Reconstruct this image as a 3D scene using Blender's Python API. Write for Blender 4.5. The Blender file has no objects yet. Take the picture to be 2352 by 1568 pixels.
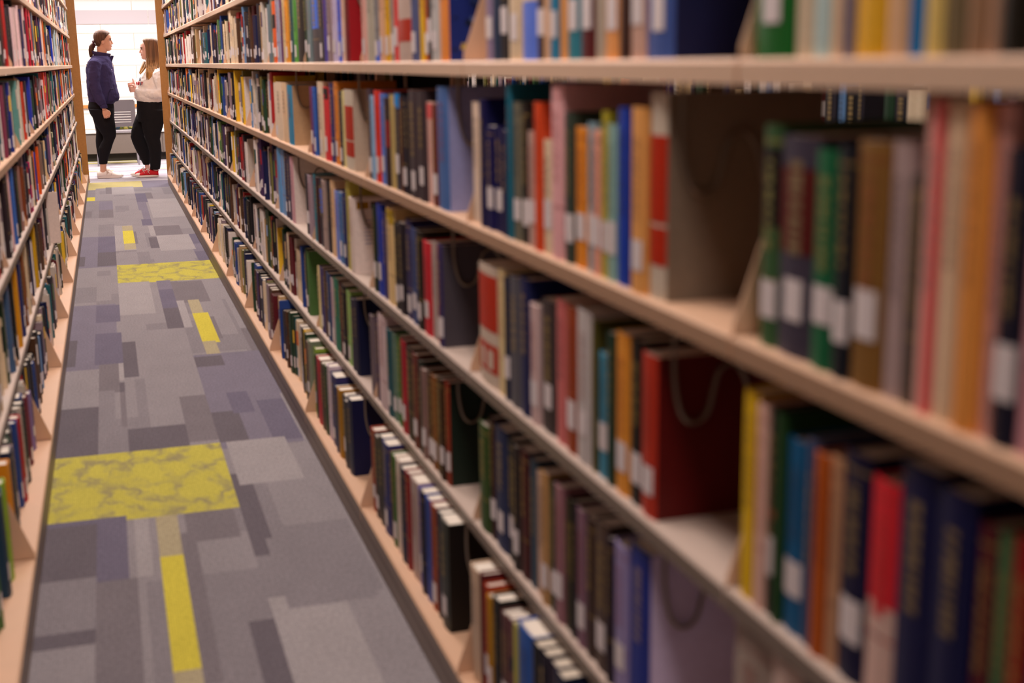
import bpy, bmesh, math, random
from mathutils import Vector, Matrix
random.seed(7)
C = bpy.context.scene.collection
S = bpy.context.scene
# ------------------------------------------------------------------ camera
EYE = Vector((0.0, 0.0, 1.2752)); FPX = 2900.0
cd = bpy.data.cameras.new('camera'); cam = bpy.data.objects.new('camera', cd); C.objects.link(cam)
yaw, pit, roll = math.radians(17.3648), math.radians(12.6267), math.radians(-0.837)
F = Vector((math.sin(yaw)*math.cos(pit), math.cos(yaw)*math.cos(pit), -math.sin(pit)))
R0 = Vector((math.cos(yaw), -math.sin(yaw), 0)); U0 = R0.cross(F)
R = R0*math.cos(roll)+U0*math.sin(roll); U = U0*math.cos(roll)-R0*math.sin(roll)
cam.matrix_world = Matrix(((R.x, U.x, -F.x, EYE.x), (R.y, U.y, -F.y, EYE.y), (R.z, U.z, -F.z, EYE.z), (0, 0, 0, 1)))
cd.sensor_width = 36.0; cd.lens = 36.0*FPX/2352; cd.clip_start = 0.05; cd.clip_end = 100
cd.dof.use_dof = True; cd.dof.focus_distance = 11.5; cd.dof.aperture_fstop = 2.8; cd.dof.aperture_blades = 0
S.camera = cam
# ------------------------------------------------------------------ light, exposure
S.view_settings.view_transform = 'Standard'; S.view_settings.look = 'None'
S.view_settings.exposure = 0.12; S.view_settings.gamma = 1.0
w = bpy.data.worlds.new('world'); S.world = w; w.use_nodes = True
w.node_tree.nodes['Background'].inputs[0].default_value = (1.0, 0.84, 0.78, 1); w.node_tree.nodes['Background'].inputs[1].default_value = 0.03
def area(x, y, z, sx, sy, power, col, rot=(0, 0, 0)):
    l = bpy.data.lights.new('ceiling_lamp', 'AREA'); l.shape = 'RECTANGLE'; l.size = sx; l.size_y = sy; l.energy = power; l.color = col
    o = bpy.data.objects.new('ceiling_lamp', l); C.objects.link(o); o.location = (x, y, z); o.rotation_euler = rot
LC = (1.0, 0.84, 0.76)
for k in range(6): area(0.18, -0.6+2.6*k, 2.72, 0.35, 1.3, (23, 30, 38, 46, 52, 56)[k], LC)
area(0.2, 16.2, 2.72, 3.2, 1.4, 270, (1.0, 0.90, 0.86))
area(3.4, 4.0, 2.72, 0.3, 8.0, 55, LC)
# ------------------------------------------------------------------ materials
def lin(c): c /= 255.0; return c/12.92 if c <= .04045 else ((c+.055)/1.055)**2.4
def hx(h): return tuple(lin(int(h[i:i+2], 16)) for i in (0, 2, 4))
def mat(name, col, rough=.6, noise=0, scale=40, bump=0, metal=0, attr=False, spec=.3):
    m = bpy.data.materials.new(name); m.use_nodes = True; nt = m.node_tree; b = nt.nodes['Principled BSDF']
    b.inputs['Roughness'].default_value = rough; b.inputs['Metallic'].default_value = metal; b.inputs['Specular IOR Level'].default_value = spec
    if not isinstance(col, str): rgb = col
    else: rgb = hx(col)
    src = None
    if attr:
        a = nt.nodes.new('ShaderNodeAttribute'); a.attribute_name = 'tint'; src = a.outputs['Color']
    if noise or bump:
        tc = nt.nodes.new('ShaderNodeTexCoord'); n = nt.nodes.new('ShaderNodeTexNoise'); n.inputs['Scale'].default_value = scale; n.inputs['Detail'].default_value = 4
        nt.links.new(tc.outputs['Object'], n.inputs['Vector'])
        mr = nt.nodes.new('ShaderNodeMapRange'); mr.inputs[3].default_value = 1-noise; mr.inputs[4].default_value = 1+noise
        nt.links.new(n.outputs['Fac'], mr.inputs[0])
        mx = nt.nodes.new('ShaderNodeVectorMath'); mx.operation = 'SCALE'
        if src: nt.links.new(src, mx.inputs[0])
        else: mx.inputs[0].default_value = rgb
        nt.links.new(mr.outputs[0], mx.inputs['Scale']); nt.links.new(mx.outputs[0], b.inputs['Base Color'])
        if bump:
            bp = nt.nodes.new('ShaderNodeBump'); bp.inputs['Strength'].default_value = bump; bp.inputs['Distance'].default_value = .002
            nt.links.new(n.outputs['Fac'], bp.inputs['Height']); nt.links.new(bp.outputs[0], b.inputs['Normal'])
    elif src: nt.links.new(src, b.inputs['Base Color'])
    else: b.inputs['Base Color'].default_value = (*rgb, 1)
    return m
M = {}
M['book'] = mat('book_cloth', None, .5, .12, 90, .15, attr=True)
M['page'] = mat('page_paper', (.82, .75, .66), .85, .12, 300)
M['label'] = mat('label_paper', (.80, .74, .76), .7)
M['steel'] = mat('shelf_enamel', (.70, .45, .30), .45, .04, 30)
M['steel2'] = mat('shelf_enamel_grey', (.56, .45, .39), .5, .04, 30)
M['kick'] = mat('kick_enamel_shaded', (.24, .185, .155), .5, .05, 20)  # same enamel as the shelves, with shade mixed into its colour
M['lip'] = mat('shelf_edge_shaded', (.42, .26, .165), .45, .04, 30); M['lip3'] = mat('shelf_edge_lit', (.72, .52, .38), .45, .04, 30); M['lip2'] = mat('shelf_edge_dark_shaded', (.20, .155, .125), .45, .04, 30)  # shade painted into lower edges (lowest also older grey paint), bright light into upper
M['wire'] = mat('wire_steel', (.32, .27, .22), .35, metal=.7)
M['oak'] = mat('oak_panel', (.42, .185, .05), .5, .18, 60)
M['skinA'] = mat('skin', (.62, .34, .24), .5); M['skinB'] = mat('skin_pale', (.72, .43, .36), .5)
M['wall'] = mat('painted_block', (.86, .80, .76), .7)
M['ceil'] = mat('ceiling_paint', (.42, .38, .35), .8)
# ------------------------------------------------------------------ helpers
def tagit(o, label=None, cat=None, group=None, kind=None):
    if label: o['label'] = label
    if cat: o['category'] = cat
    if group: o['group'] = group
    if kind: o['kind'] = kind
    return o
def empty(name, loc=(0, 0, 0)):
    o = bpy.data.objects.new(name, None); C.objects.link(o); o.location = loc; o.empty_display_size = .05; return o
def mesh_obj(name, me, parent=None, m=None, smooth=False):
    o = bpy.data.objects.new(name, me); C.objects.link(o)
    if parent: o.parent = parent
    if m: me.materials.append(m)
    if smooth: me.polygons.foreach_set('use_smooth', [True]*len(me.polygons))
    return o
class MB:
    def __init__(s): s.v = []; s.f = []; s.c = []
    def poly(s, pts, col=None):
        n = len(s.v); s.v += [tuple(p) for p in pts]; s.f.append(tuple(range(n, n+len(pts)))); s.c.append(col)
    def add(s, vs, fs, col=None):
        n = len(s.v); s.v += [tuple(p) for p in vs]; s.f += [tuple(n+i for i in f) for f in fs]; s.c += [col]*len(fs)
    def box(s, x0, x1, y0, y1, z0, z1, col=None):
        s.add([(x0,y0,z0),(x1,y0,z0),(x1,y1,z0),(x0,y1,z0),(x0,y0,z1),(x1,y0,z1),(x1,y1,z1),(x0,y1,z1)],
              [(0,3,2,1),(4,5,6,7),(0,1,5,4),(1,2,6,5),(2,3,7,6),(3,0,4,7)], col)
    def prism_y(s, prof, y0, y1, col=None):   # profile in x,z swept along y
        n = len(prof); s.add([(x, y0, z) for x, z in prof]+[(x, y1, z) for x, z in prof],
              [tuple(range(n))[::-1], tuple(range(n, 2*n))]+[(i, (i+1) % n, n+(i+1) % n, n+i) for i in range(n)], col)
    def hrings(s, rings, n=20, col=None, p=2.0):   # rings (z, xback, xfront, yc, halfwidth)
        base = len(s.v); k = len(rings)
        for z, a, b, yc, w_ in rings:
            cx, rx = (a+b)/2, abs(b-a)/2
            for i in range(n):
                t = 2*math.pi*i/n; c_, s_ = math.cos(t), math.sin(t)
                s.v.append((cx+rx*math.copysign(abs(c_)**(2/p), c_), yc+w_*math.copysign(abs(s_)**(2/p), s_), z))
        for r in range(k-1):
            for i in range(n):
                j = (i+1) % n; s.f.append((base+r*n+i, base+r*n+j, base+(r+1)*n+j, base+(r+1)*n+i)); s.c.append(col)
        s.f.append(tuple(base+i for i in range(n))[::-1]); s.f.append(tuple(base+(k-1)*n+i for i in range(n))); s.c += [col, col]
    def tube(s, pts, n=10, col=None, flat=1.0):      # pts (x,y,z,r)
        P = [Vector(p[:3]) for p in pts]; base = len(s.v); k = len(P)
        up = Vector((0.03, 1, 0.02)).normalized()
        for i in range(k):
            t = (P[min(i+1, k-1)]-P[max(i-1, 0)]).normalized()
            a = t.cross(up); a = a.normalized() if a.length > .05 else Vector((1, 0, 0)); b = t.cross(a).normalized()
            for q in range(n):
                th = 2*math.pi*q/n; s.v.append(tuple(P[i]+(a*math.cos(th)+b*math.sin(th)*flat)*pts[i][3]))
        for r in range(k-1):
            for i in range(n):
                j = (i+1) % n; s.f.append((base+r*n+i, base+r*n+j, base+(r+1)*n+j, base+(r+1)*n+i)); s.c.append(col)
        s.f.append(tuple(base+i for i in range(n))[::-1]); s.f.append(tuple(base+(k-1)*n+i for i in range(n))); s.c += [col, col]
    def ball(s, c, r, n=10, m=7, col=None):
        rx, ry, rz = r if isinstance(r, tuple) else (r, r, r)
        rg = [(c[2]-rz*math.cos(math.pi*(i+.3)/(m-.4)), ) for i in range(m)]
        for_r = []
        for i in range(m):
            a = math.pi*(i+.25)/(m-.5); for_r.append((c[2]-rz*math.cos(a), c[0]-rx*math.sin(a), c[0]+rx*math.sin(a), c[1], ry*math.sin(a)))
        s.hrings(for_r, n, col)
    def mesh(s, name):
        me = bpy.data.meshes.new(name); me.from_pydata(s.v, [], s.f)
        if any(c is not None for c in s.c):
            a = me.attributes.new('tint', 'FLOAT_COLOR', 'FACE')
            fl = []
            for c in s.c: fl += [*(c or (.5, .5, .5)), 1.0]
            a.data.foreach_set('color', fl)
        me.update(); return me
    def obj(s, name, m, parent=None, smooth=False, remesh=0, sm=6, disp=None, bevel=0):
        o = mesh_obj(name, s.mesh(name), parent, m, smooth)
        if bevel:
            b = o.modifiers.new('soft', 'BEVEL'); b.width = bevel; b.segments = 2; b.limit_method = 'ANGLE'
        if remesh:
            r = o.modifiers.new('skin', 'REMESH'); r.mode = 'VOXEL'; r.voxel_size = remesh; r.use_smooth_shade = True
            t = o.modifiers.new('smooth', 'SMOOTH'); t.factor = .5; t.iterations = sm
        if disp:
            tx = bpy.data.textures.new('folds', 'CLOUDS'); tx.noise_scale = disp[1]
            d = o.modifiers.new('folds', 'DISPLACE'); d.texture = tx; d.strength = disp[0]; d.mid_level = .5
        return o
# ------------------------------------------------------------------ floor
PAL = dict(b='8c878c', l='9b9699', m='827d83', k='767076', K='666068', d='797483', D='6b6678', y='b9ae78', Y='c8bc48', z='a69c80', P='bcb452')
RECTS = """-0.273 0.293 14.040 15.004 y;-0.277 -0.188 13.824 14.315 y;-0.272 -0.183 13.088 13.864 m;-0.263 -0.185 12.724 13.125 Y;0.310 0.602 13.923 14.809 d;-0.077 -0.018 13.382 14.104 k;-0.011 0.198 13.309 14.104 l;0.199 0.308 12.430 13.338 D;0.199 0.290 11.763 12.480 d;0.302 0.351 12.742 13.378 k;0.301 0.573 11.134 12.697 l;-0.276 -0.018 11.294 12.766 m;-0.134 -0.015 11.902 12.700 d;-0.132 -0.020 11.295 11.921 k;-0.264 -0.205 11.377 11.842 k;0.219 0.282 11.004 11.796 d;0.206 0.284 10.599 11.038 D;-0.017 0.116 9.197 10.675 l;0.047 0.115 10.270 10.647 z;0.046 0.119 9.529 10.318 Y;0.047 0.117 9.233 9.560 z;0.114 0.143 9.518 10.227 k;0.286 0.479 9.870 10.513 k;0.232 0.286 9.937 10.565 l;0.230 0.283 9.235 9.837 K;-0.268 -0.021 8.487 10.053 d;-0.136 -0.020 9.080 9.995 D;-0.139 -0.019 8.510 9.144 K;-0.267 -0.217 8.580 9.014 K;0.506 0.571 9.297 9.926 D;0.493 0.616 8.880 9.369 d;0.505 0.589 8.480 8.962 D;0.286 0.516 9.063 9.937 l;-0.017 0.588 7.778 8.527 P;0.196 0.277 7.456 7.800 d;0.193 0.283 6.850 7.490 D;0.191 0.278 6.335 6.887 K;0.289 0.470 7.000 7.711 k;-0.016 0.165 6.755 7.799 l;0.284 0.327 6.316 7.075 l;0.347 0.405 6.660 7.067 z;0.341 0.412 5.914 6.686 Y;0.339 0.409 5.627 5.958 z;0.414 0.441 5.999 6.578 k;-0.275 -0.037 5.575 7.135 d;-0.142 -0.025 6.600 7.082 D;-0.138 -0.022 5.637 6.324 D;-0.276 -0.212 5.641 6.212 K;-0.019 0.044 5.374 6.065 K;0.526 0.572 5.608 6.203 k;0.522 0.531 5.598 7.029 m;0.286 0.582 4.887 5.689 d;0.287 0.394 5.456 5.659 K;-0.048 -0.018 5.322 5.633 l;-0.129 -0.037 5.120 5.623 k;-0.049 -0.021 5.114 5.285 K;0.281 0.562 4.197 5.000 d;0.285 0.378 4.265 4.698 K;0.468 0.567 4.259 4.815 D;0.354 0.439 4.656 4.973 D;-0.043 -0.021 4.597 5.122 k;-0.257 -0.125 4.278 4.930 K;-0.018 0.176 4.252 4.541 K;-0.129 -0.053 4.275 5.154 m;0.185 0.275 4.303 4.970 k;-0.256 0.280 3.587 4.267 P;0.289 0.336 3.191 3.903 K;0.347 0.386 3.280 3.881 m;0.293 0.503 3.804 4.271 l;-0.255 -0.033 3.137 3.658 D;-0.253 -0.119 3.167 3.606 K;-0.021 0.025 3.157 3.583 l;0.032 0.105 3.243 3.590 z;0.037 0.111 2.581 3.275 Y;0.036 0.112 2.513 2.616 z;0.115 0.264 3.372 3.596 k;0.216 0.227 2.953 3.489 m;0.109 0.147 2.501 3.444 k;0.114 0.130 2.604 3.168 K;0.222 0.277 2.456 2.820 K;0.287 0.463 2.392 2.920 l;0.319 0.548 2.840 3.320 m;-0.250 -0.124 2.796 2.905 K;-0.127 -0.025 2.561 3.170 k;-0.254 -0.120 2.871 3.201 m"""
def floor():
    mb = MB(); ds = .02
    xs = [-.30+i*.02 for i in range(47)]; ys = [-1+i*.04 for i in range(395)]
    rects = []
    rnd = random.Random(3)
    for _ in range(110):   # small tonal blocks of the carpet tiles
        x = rnd.choice([-.26, -.13, 0, .1, .2, .28, .4, .48]); y = rnd.uniform(-1, 14.4); rects.append((x, x+rnd.choice([.08, .12, .2, .28]), y, y+rnd.uniform(.3, 1.1), rnd.choice('bbm')))
    for r in RECTS.split(';'):
        a = r.split(); rects.append((*map(float, a[:4]), a[4]))
    for iy in range(len(ys)-1):
        y = (ys[iy]+ys[iy+1])/2
        act = [r for r in rects if r[2] <= y < r[3]]
        for ix in range(len(xs)-1):
            x = (xs[ix]+xs[ix+1])/2; c = 'b'
            for r in act:
                if r[0] <= x < r[1]: c = r[4]
            mb.poly([(xs[ix], ys[iy], 0), (xs[ix+1], ys[iy], 0), (xs[ix+1], ys[iy+1], 0), (xs[ix], ys[iy+1], 0)], hx(PAL[c]))
    y1 = ys[-1]
    # cross aisle with stripes running across
    rnd = random.Random(5); y = y1; 
    stripes = []
    while y < 18.3:
        h = rnd.uniform(.05, .13)
        x = -3.0
        while x < 4.0:
            wd = rnd.uniform(.4, 1.1); mb.poly([(x, y, 0), (x+wd, y, 0), (x+wd, y+h, 0), (x, y+h, 0)], hx(rnd.choice(['a39ea6', 'aaa5ab', '98929c', 'b2adb3', '8c8590']))); x += wd
        y += h
    for (a, b, yy, h, c) in ((-.9, .02, 16.35, .06, 'd8c850'), (.50, 1.6, 16.42, .05, 'd8c850'), (-.9, .33, 17.6, .22, 'b9b074'), (-.9, .33, 17.95, .12, 'd0c880')):
        mb.poly([(a, yy, .001), (b, yy, .001), (b, yy+h, .001), (a, yy+h, .001)], hx(c))
    g = hx('7b7480')
    mb.poly([(-3, -1, 0), (xs[0], -1, 0), (xs[0], y1, 0), (-3, y1, 0)], g); mb.poly([(xs[-1], -1, 0), (4.5, -1, 0), (4.5, y1, 0), (xs[-1], y1, 0)], g)
    mb.poly([(-3, -3, 0), (4.5, -3, 0), (4.5, -1, 0), (-3, -1, 0)], g)
    m = bpy.data.materials.new('carpet'); m.use_nodes = True; nt = m.node_tree; b = nt.nodes['Principled BSDF']; b.inputs['Roughness'].default_value = .95; b.inputs['Specular IOR Level'].default_value = .1
    a = nt.nodes.new('ShaderNodeAttribute'); a.attribute_name = 'tint'; tc = nt.nodes.new('ShaderNodeTexCoord')
    def noise(sc, sy=1, det=3):
        mp = nt.nodes.new('ShaderNodeMapping'); mp.inputs['Scale'].default_value = (1, sy, 1); nt.links.new(tc.outputs['Object'], mp.inputs[0])
        n = nt.nodes.new('ShaderNodeTexNoise'); n.inputs['Scale'].default_value = sc; n.inputs['Detail'].default_value = det; nt.links.new(mp.outputs[0], n.inputs['Vector']); return n.outputs['Fac']
    def rng(f, lo, hi, a0=0, a1=1):
        r = nt.nodes.new('ShaderNodeMapRange'); r.inputs[1].default_value = a0; r.inputs[2].default_value = a1; r.inputs[3].default_value = lo; r.inputs[4].default_value = hi; nt.links.new(f, r.inputs[0]); return r.outputs[0]
    wv = nt.nodes.new('ShaderNodeTexWave'); wv.bands_direction = 'X'; wv.inputs['Scale'].default_value = 55; wv.inputs['Distortion'].default_value = .2; nt.links.new(tc.outputs['Object'], wv.inputs['Vector'])
    def mul(p, q):
        n = nt.nodes.new('ShaderNodeMath'); n.operation = 'MULTIPLY'; nt.links.new(p, n.inputs[0]); nt.links.new(q, n.inputs[1]); return n.outputs[0]
    f = mul(mul(rng(noise(150, .6), .45, 1.55), rng(wv.outputs['Fac'], .88, 1.1)), rng(noise(9, .5), .9, 1.1))
    sc = nt.nodes.new('ShaderNodeVectorMath'); sc.operation = 'SCALE'; nt.links.new(a.outputs['Color'], sc.inputs[0]); nt.links.new(f, sc.inputs['Scale'])
    # grey vein drawn over the yellow tiles only (yellow = red well above blue)
    sp = nt.nodes.new('ShaderNodeSeparateColor'); nt.links.new(a.outputs['Color'], sp.inputs[0])
    df = nt.nodes.new('ShaderNodeMath'); df.operation = 'SUBTRACT'; nt.links.new(sp.outputs[0], df.inputs[0]); nt.links.new(sp.outputs[2], df.inputs[1])
    isy = rng(df.outputs[0], 0, 1, .30, .36)
    v = nt.nodes.new('ShaderNodeTexVoronoi'); v.feature = 'DISTANCE_TO_EDGE'; v.inputs['Scale'].default_value = 5.5
    mp = nt.nodes.new('ShaderNodeMapping'); mp.inputs['Scale'].default_value = (1.5, .8, 1); mp.inputs['Rotation'].default_value = (0, 0, .6); nt.links.new(tc.outputs['Object'], mp.inputs[0])
    nz = nt.nodes.new('ShaderNodeTexNoise'); nz.inputs['Scale'].default_value = 14; nt.links.new(mp.outputs[0], nz.inputs['Vector'])
    ad = nt.nodes.new('ShaderNodeVectorMath'); ad.operation = 'ADD'; s2 = nt.nodes.new('ShaderNodeVectorMath'); s2.operation = 'SCALE'; s2.inputs['Scale'].default_value = .16
    nt.links.new(nz.outputs['Color'], s2.inputs[0]); nt.links.new(mp.outputs[0], ad.inputs[0]); nt.links.new(s2.outputs[0], ad.inputs[1]); nt.links.new(ad.outputs[0], v.inputs['Vector'])
    vein = mul(rng(v.outputs['Distance'], .95, 0, .01, .16), rng(noise(9), .15, 1, .38, .6))
    # only the large tiles (P) carry the vein: their green is below Y's
    isP = rng(sp.outputs[1], 1, 0, .475, .495)
    mx = nt.nodes.new('ShaderNodeMix'); mx.data_type = 'RGBA'; nt.links.new(mul(mul(vein, isy), isP), mx.inputs[0]); nt.links.new(sc.outputs[0], mx.inputs[6]); mx.inputs[7].default_value = (*hx('8f8866'), 1)
    nt.links.new(mx.outputs[2], b.inputs['Base Color'])
    o = mb.obj('floor', m); o['kind'] = 'structure'
floor()
# ------------------------------------------------------------------ room
def room():
    mb = MB(); mb.box(-3, 4.5, 18.2, 18.35, 0, 2.8); o = mb.obj('wall_back', M['wall']); o['kind'] = 'structure'
    nt = M['wall'].node_tree; b = nt.nodes['Principled BSDF']; tc = nt.nodes.new('ShaderNodeTexCoord'); mp = nt.nodes.new('ShaderNodeMapping'); mp.inputs['Rotation'].default_value = (math.pi/2, 0, 0)
    br = nt.nodes.new('ShaderNodeTexBrick'); br.inputs['Scale'].default_value = 1; br.inputs['Brick Width'].default_value = .84; br.inputs['Row Height'].default_value = .21; br.inputs['Mortar Size'].default_value = .004
    br.inputs['Color1'].default_value = (.66, .61, .57, 1); br.inputs['Color2'].default_value = (.64, .585, .545, 1); br.inputs['Mortar'].default_value = (.43, .32, .26, 1)
    nt.links.new(tc.outputs['Object'], mp.inputs[0]); nt.links.new(mp.outputs[0], br.inputs['Vector']); nt.links.new(br.outputs[0], b.inputs['Base Color'])
    mb = MB(); mb.box(-3, 4.5, -3, 18.35, 2.78, 2.9); o = mb.obj('ceiling', M['ceil']); o['kind'] = 'structure'
    mb = MB(); mb.box(-3, .62, 18.19, 18.2, 1.80, 1.98); mb.box(.63, 4.5, 18.19, 18.2, 1.80, 1.98); o = mb.obj('trim_1', mat('grey_fascia', (.40, .36, .38), .6)); o['kind'] = 'structure'
    mb = MB(); mb.box(-3, 4.5, 18.175, 18.2, .70, .745); o = mb.obj('trim_2', M['oak'], bevel=.004); o['kind'] = 'structure'
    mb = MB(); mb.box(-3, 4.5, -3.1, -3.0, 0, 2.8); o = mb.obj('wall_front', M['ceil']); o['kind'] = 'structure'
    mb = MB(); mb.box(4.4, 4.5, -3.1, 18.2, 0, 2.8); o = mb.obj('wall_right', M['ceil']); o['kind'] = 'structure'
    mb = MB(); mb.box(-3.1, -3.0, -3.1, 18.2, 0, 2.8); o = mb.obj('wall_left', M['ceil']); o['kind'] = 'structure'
    # low cabinet along the wall
    t = tagit(empty('wall_cabinet', (.2, 18.1, 0)), 'low grey-beige wall cabinet with pale ledge behind the grey chair', 'cabinet')
    g = mat('cabinet_laminate', (.17, .135, .115), .55, .08, 60)
    mb = MB(); mb.box(-2.6, 3.6, -.13, .095, .10, .375); mb.obj('body', g, t)
    mb = MB(); mb.box(-2.6, 3.6, -.09, .095, .004, .10); mb.obj('plinth', mat('black_plinth', (.02, .016, .014), .7), t)
    mb = MB(); mb.box(-2.62, 3.62, -.16, .098, .375, .405); mb.obj('ledge', mat('pale_ledge', (.80, .76, .72), .4), t, bevel=.004)
    for k in range(8):
        mb = MB(); mb.box(-2.59+k*.77, -2.59+k*.77+.76, -.142, -.131, .105, .37); mb.obj('door_panel', g, t, bevel=.003)
room()
# ------------------------------------------------------------------ shelving
ZS = [.10, .375, .68, .975, 1.272, 1.575, 1.865, 2.15]
def board_mesh(z, i, sx):
    # right-hand row profile, x measured from the aisle face
    mb = MB(); f = .5676 if i == 0 else .633; L = .996
    if i == 0:
        mb.prism_y([(f, .094), (f+.004, .10), (.875, .10), (.875, .088), (f+.012, .088), (f+.012, .06), (f, .06)], .002, L)
    else:
        mb.prism_y([(f, z-.004), (f+.003, z), (.875, z), (.875, z-.012), (f+.014, z-.012), (f+.014, z-.027), (f, z-.027)], .102, L+.1)
    me = mb.mesh('shelf')
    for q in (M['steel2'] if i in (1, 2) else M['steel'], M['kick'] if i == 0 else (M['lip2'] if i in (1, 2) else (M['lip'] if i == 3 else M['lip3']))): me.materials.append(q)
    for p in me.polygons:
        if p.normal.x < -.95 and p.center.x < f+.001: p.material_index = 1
    return me
def build_unit(L=1.0):
    root = empty('shelving_unit')
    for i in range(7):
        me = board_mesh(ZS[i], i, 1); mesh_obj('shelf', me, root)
    mb = MB(); mb.box(.5695, .5735, .002, .997, .004, .06); mb.obj('kick_plate', M['kick'], root)
    for i in range(7):
        z = ZS[i]; mb = MB(); yb = .9965
        if i == 0: prof = [(.569, z+.001), (.872, z+.001), (.872, z+.24), (.665, z+.24), (.645, z+.225), (.625, z+.17), (.569, z+.012)]
        else: prof = [(.636, z+.001), (.872, z+.001), (.872, z+.17), (.70, z+.17), (.685, z+.15), (.636, z+.012)]
        yb += .1*(i > 0); mb.prism_y(prof, yb, yb+.003); mb.obj('bracket', M['steel'], root)
    mb = MB(); mb.box(.877, .907, 1.085, 1.113, .004, 2.2); mb.obj('upright', M['steel'], root)
    # far face of the same unit
    for i in (3, 4):
        mb = MB(); mb.box(.91, 1.17, .102, 1.096, ZS[i]-.029, ZS[i]); mb.obj('rear_shelf', M['steel'], root)
    return root
def copy_tree(o, parent=None):
    c = o.copy(); C.objects.link(c)
    if parent: c.parent = parent
    for ch in o.children: copy_tree(ch, c)
    return c
ORD = 'first second third fourth fifth sixth seventh eighth ninth tenth eleventh twelfth thirteenth fourteenth fifteenth'.split()
def nth(n):
    if n <= 15: return ORD[n-1]
    return {16: 'sixteenth', 17: 'seventeenth', 18: 'eighteenth', 19: 'nineteenth', 20: 'twentieth', 30: 'thirtieth'}.get(n) or \
        ({2: 'twenty', 3: 'thirty', 4: 'forty', 5: 'fifty'}[n//10]+('-'+ORD[n % 10-1] if n % 10 else 'th'))
YR = lambda n: 1.2066+n
YLF = lambda n: 3.12+1.05*n
SEAM = lambda n, s: YR(n)+(0 if s == 0 else (.012 if n <= 0 else .1))
proto = build_unit(); first = True
for n in range(-2, 13):
    o = proto if first else copy_tree(proto); first = False
    o.location = (0, YR(n)+.003, 0)
    for ch in o.children:
        up = ch.name.startswith(('bracket', 'upright', 'rear_shelf')) or ch.name.startswith('shelf')
        if n == -1 and up and not (ch.type == 'MESH' and max(v.co.z for v in ch.data.vertices) < .35): ch.location.y = -.088
        if n == 0 and ch.name.startswith(('shelf', 'rear_shelf')) and max(v.co.z for v in ch.data.vertices) > .2: ch.scale.y = 1.0885; ch.location.y = -.097
    tagit(o, 'beige steel shelving unit, %s from the oak end panel, on the white sweatshirt side' % nth(13-n), 'shelving unit', 'shelving units of the row beside the white sweatshirt')
protoL = None
for n in range(-3, 11):
    o = copy_tree(proto); o.location = (0, YLF(n)+1.05-.003, 0); o.rotation_euler = (0, 0, math.pi); o.scale = (1, 1.05, 1)
    # aisle face of this row: upper x=-.318, base x=-.2576  (shift of +.31 after turning round)
    o.location.x = .315
    tagit(o, 'beige steel shelving unit, %s from the oak end panel, on the navy sweatshirt side' % nth(11-n), 'shelving unit', 'shelving units of the row behind the navy sweatshirt')
for n in range(0, 7):
    o = copy_tree(proto); o.location = (1.42, YR(n*2)+.003, 0); o.scale = (1, 2, 1)
    tagit(o, 'beige steel shelving unit beyond the next aisle, glimpsed over books, %s along' % ORD[n], 'shelving unit', 'shelving units beyond the next aisle')
for ch in proto.children:
    if ch.name.startswith(('bracket', 'upright', 'rear_shelf', 'shelf')) and max(v.co.z for v in ch.data.vertices) >= .35: ch.location.y = -.088
def end_panel(x0, x1, y, face, label):
    mb = MB(); mb.box(x0, x1, y, y+.03, .004, 2.2); o = mb.obj('end_panel', M['oak'], bevel=.004); tagit(o, label, 'end panel')
end_panel(.572, 1.21, 14.325, 0, 'tall orange-brown oak end panel beside the person in the white sweatshirt')
end_panel(-.90, -.245, 14.71, 0, 'tall orange-brown oak end panel behind the person in the navy sweatshirt')
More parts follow.
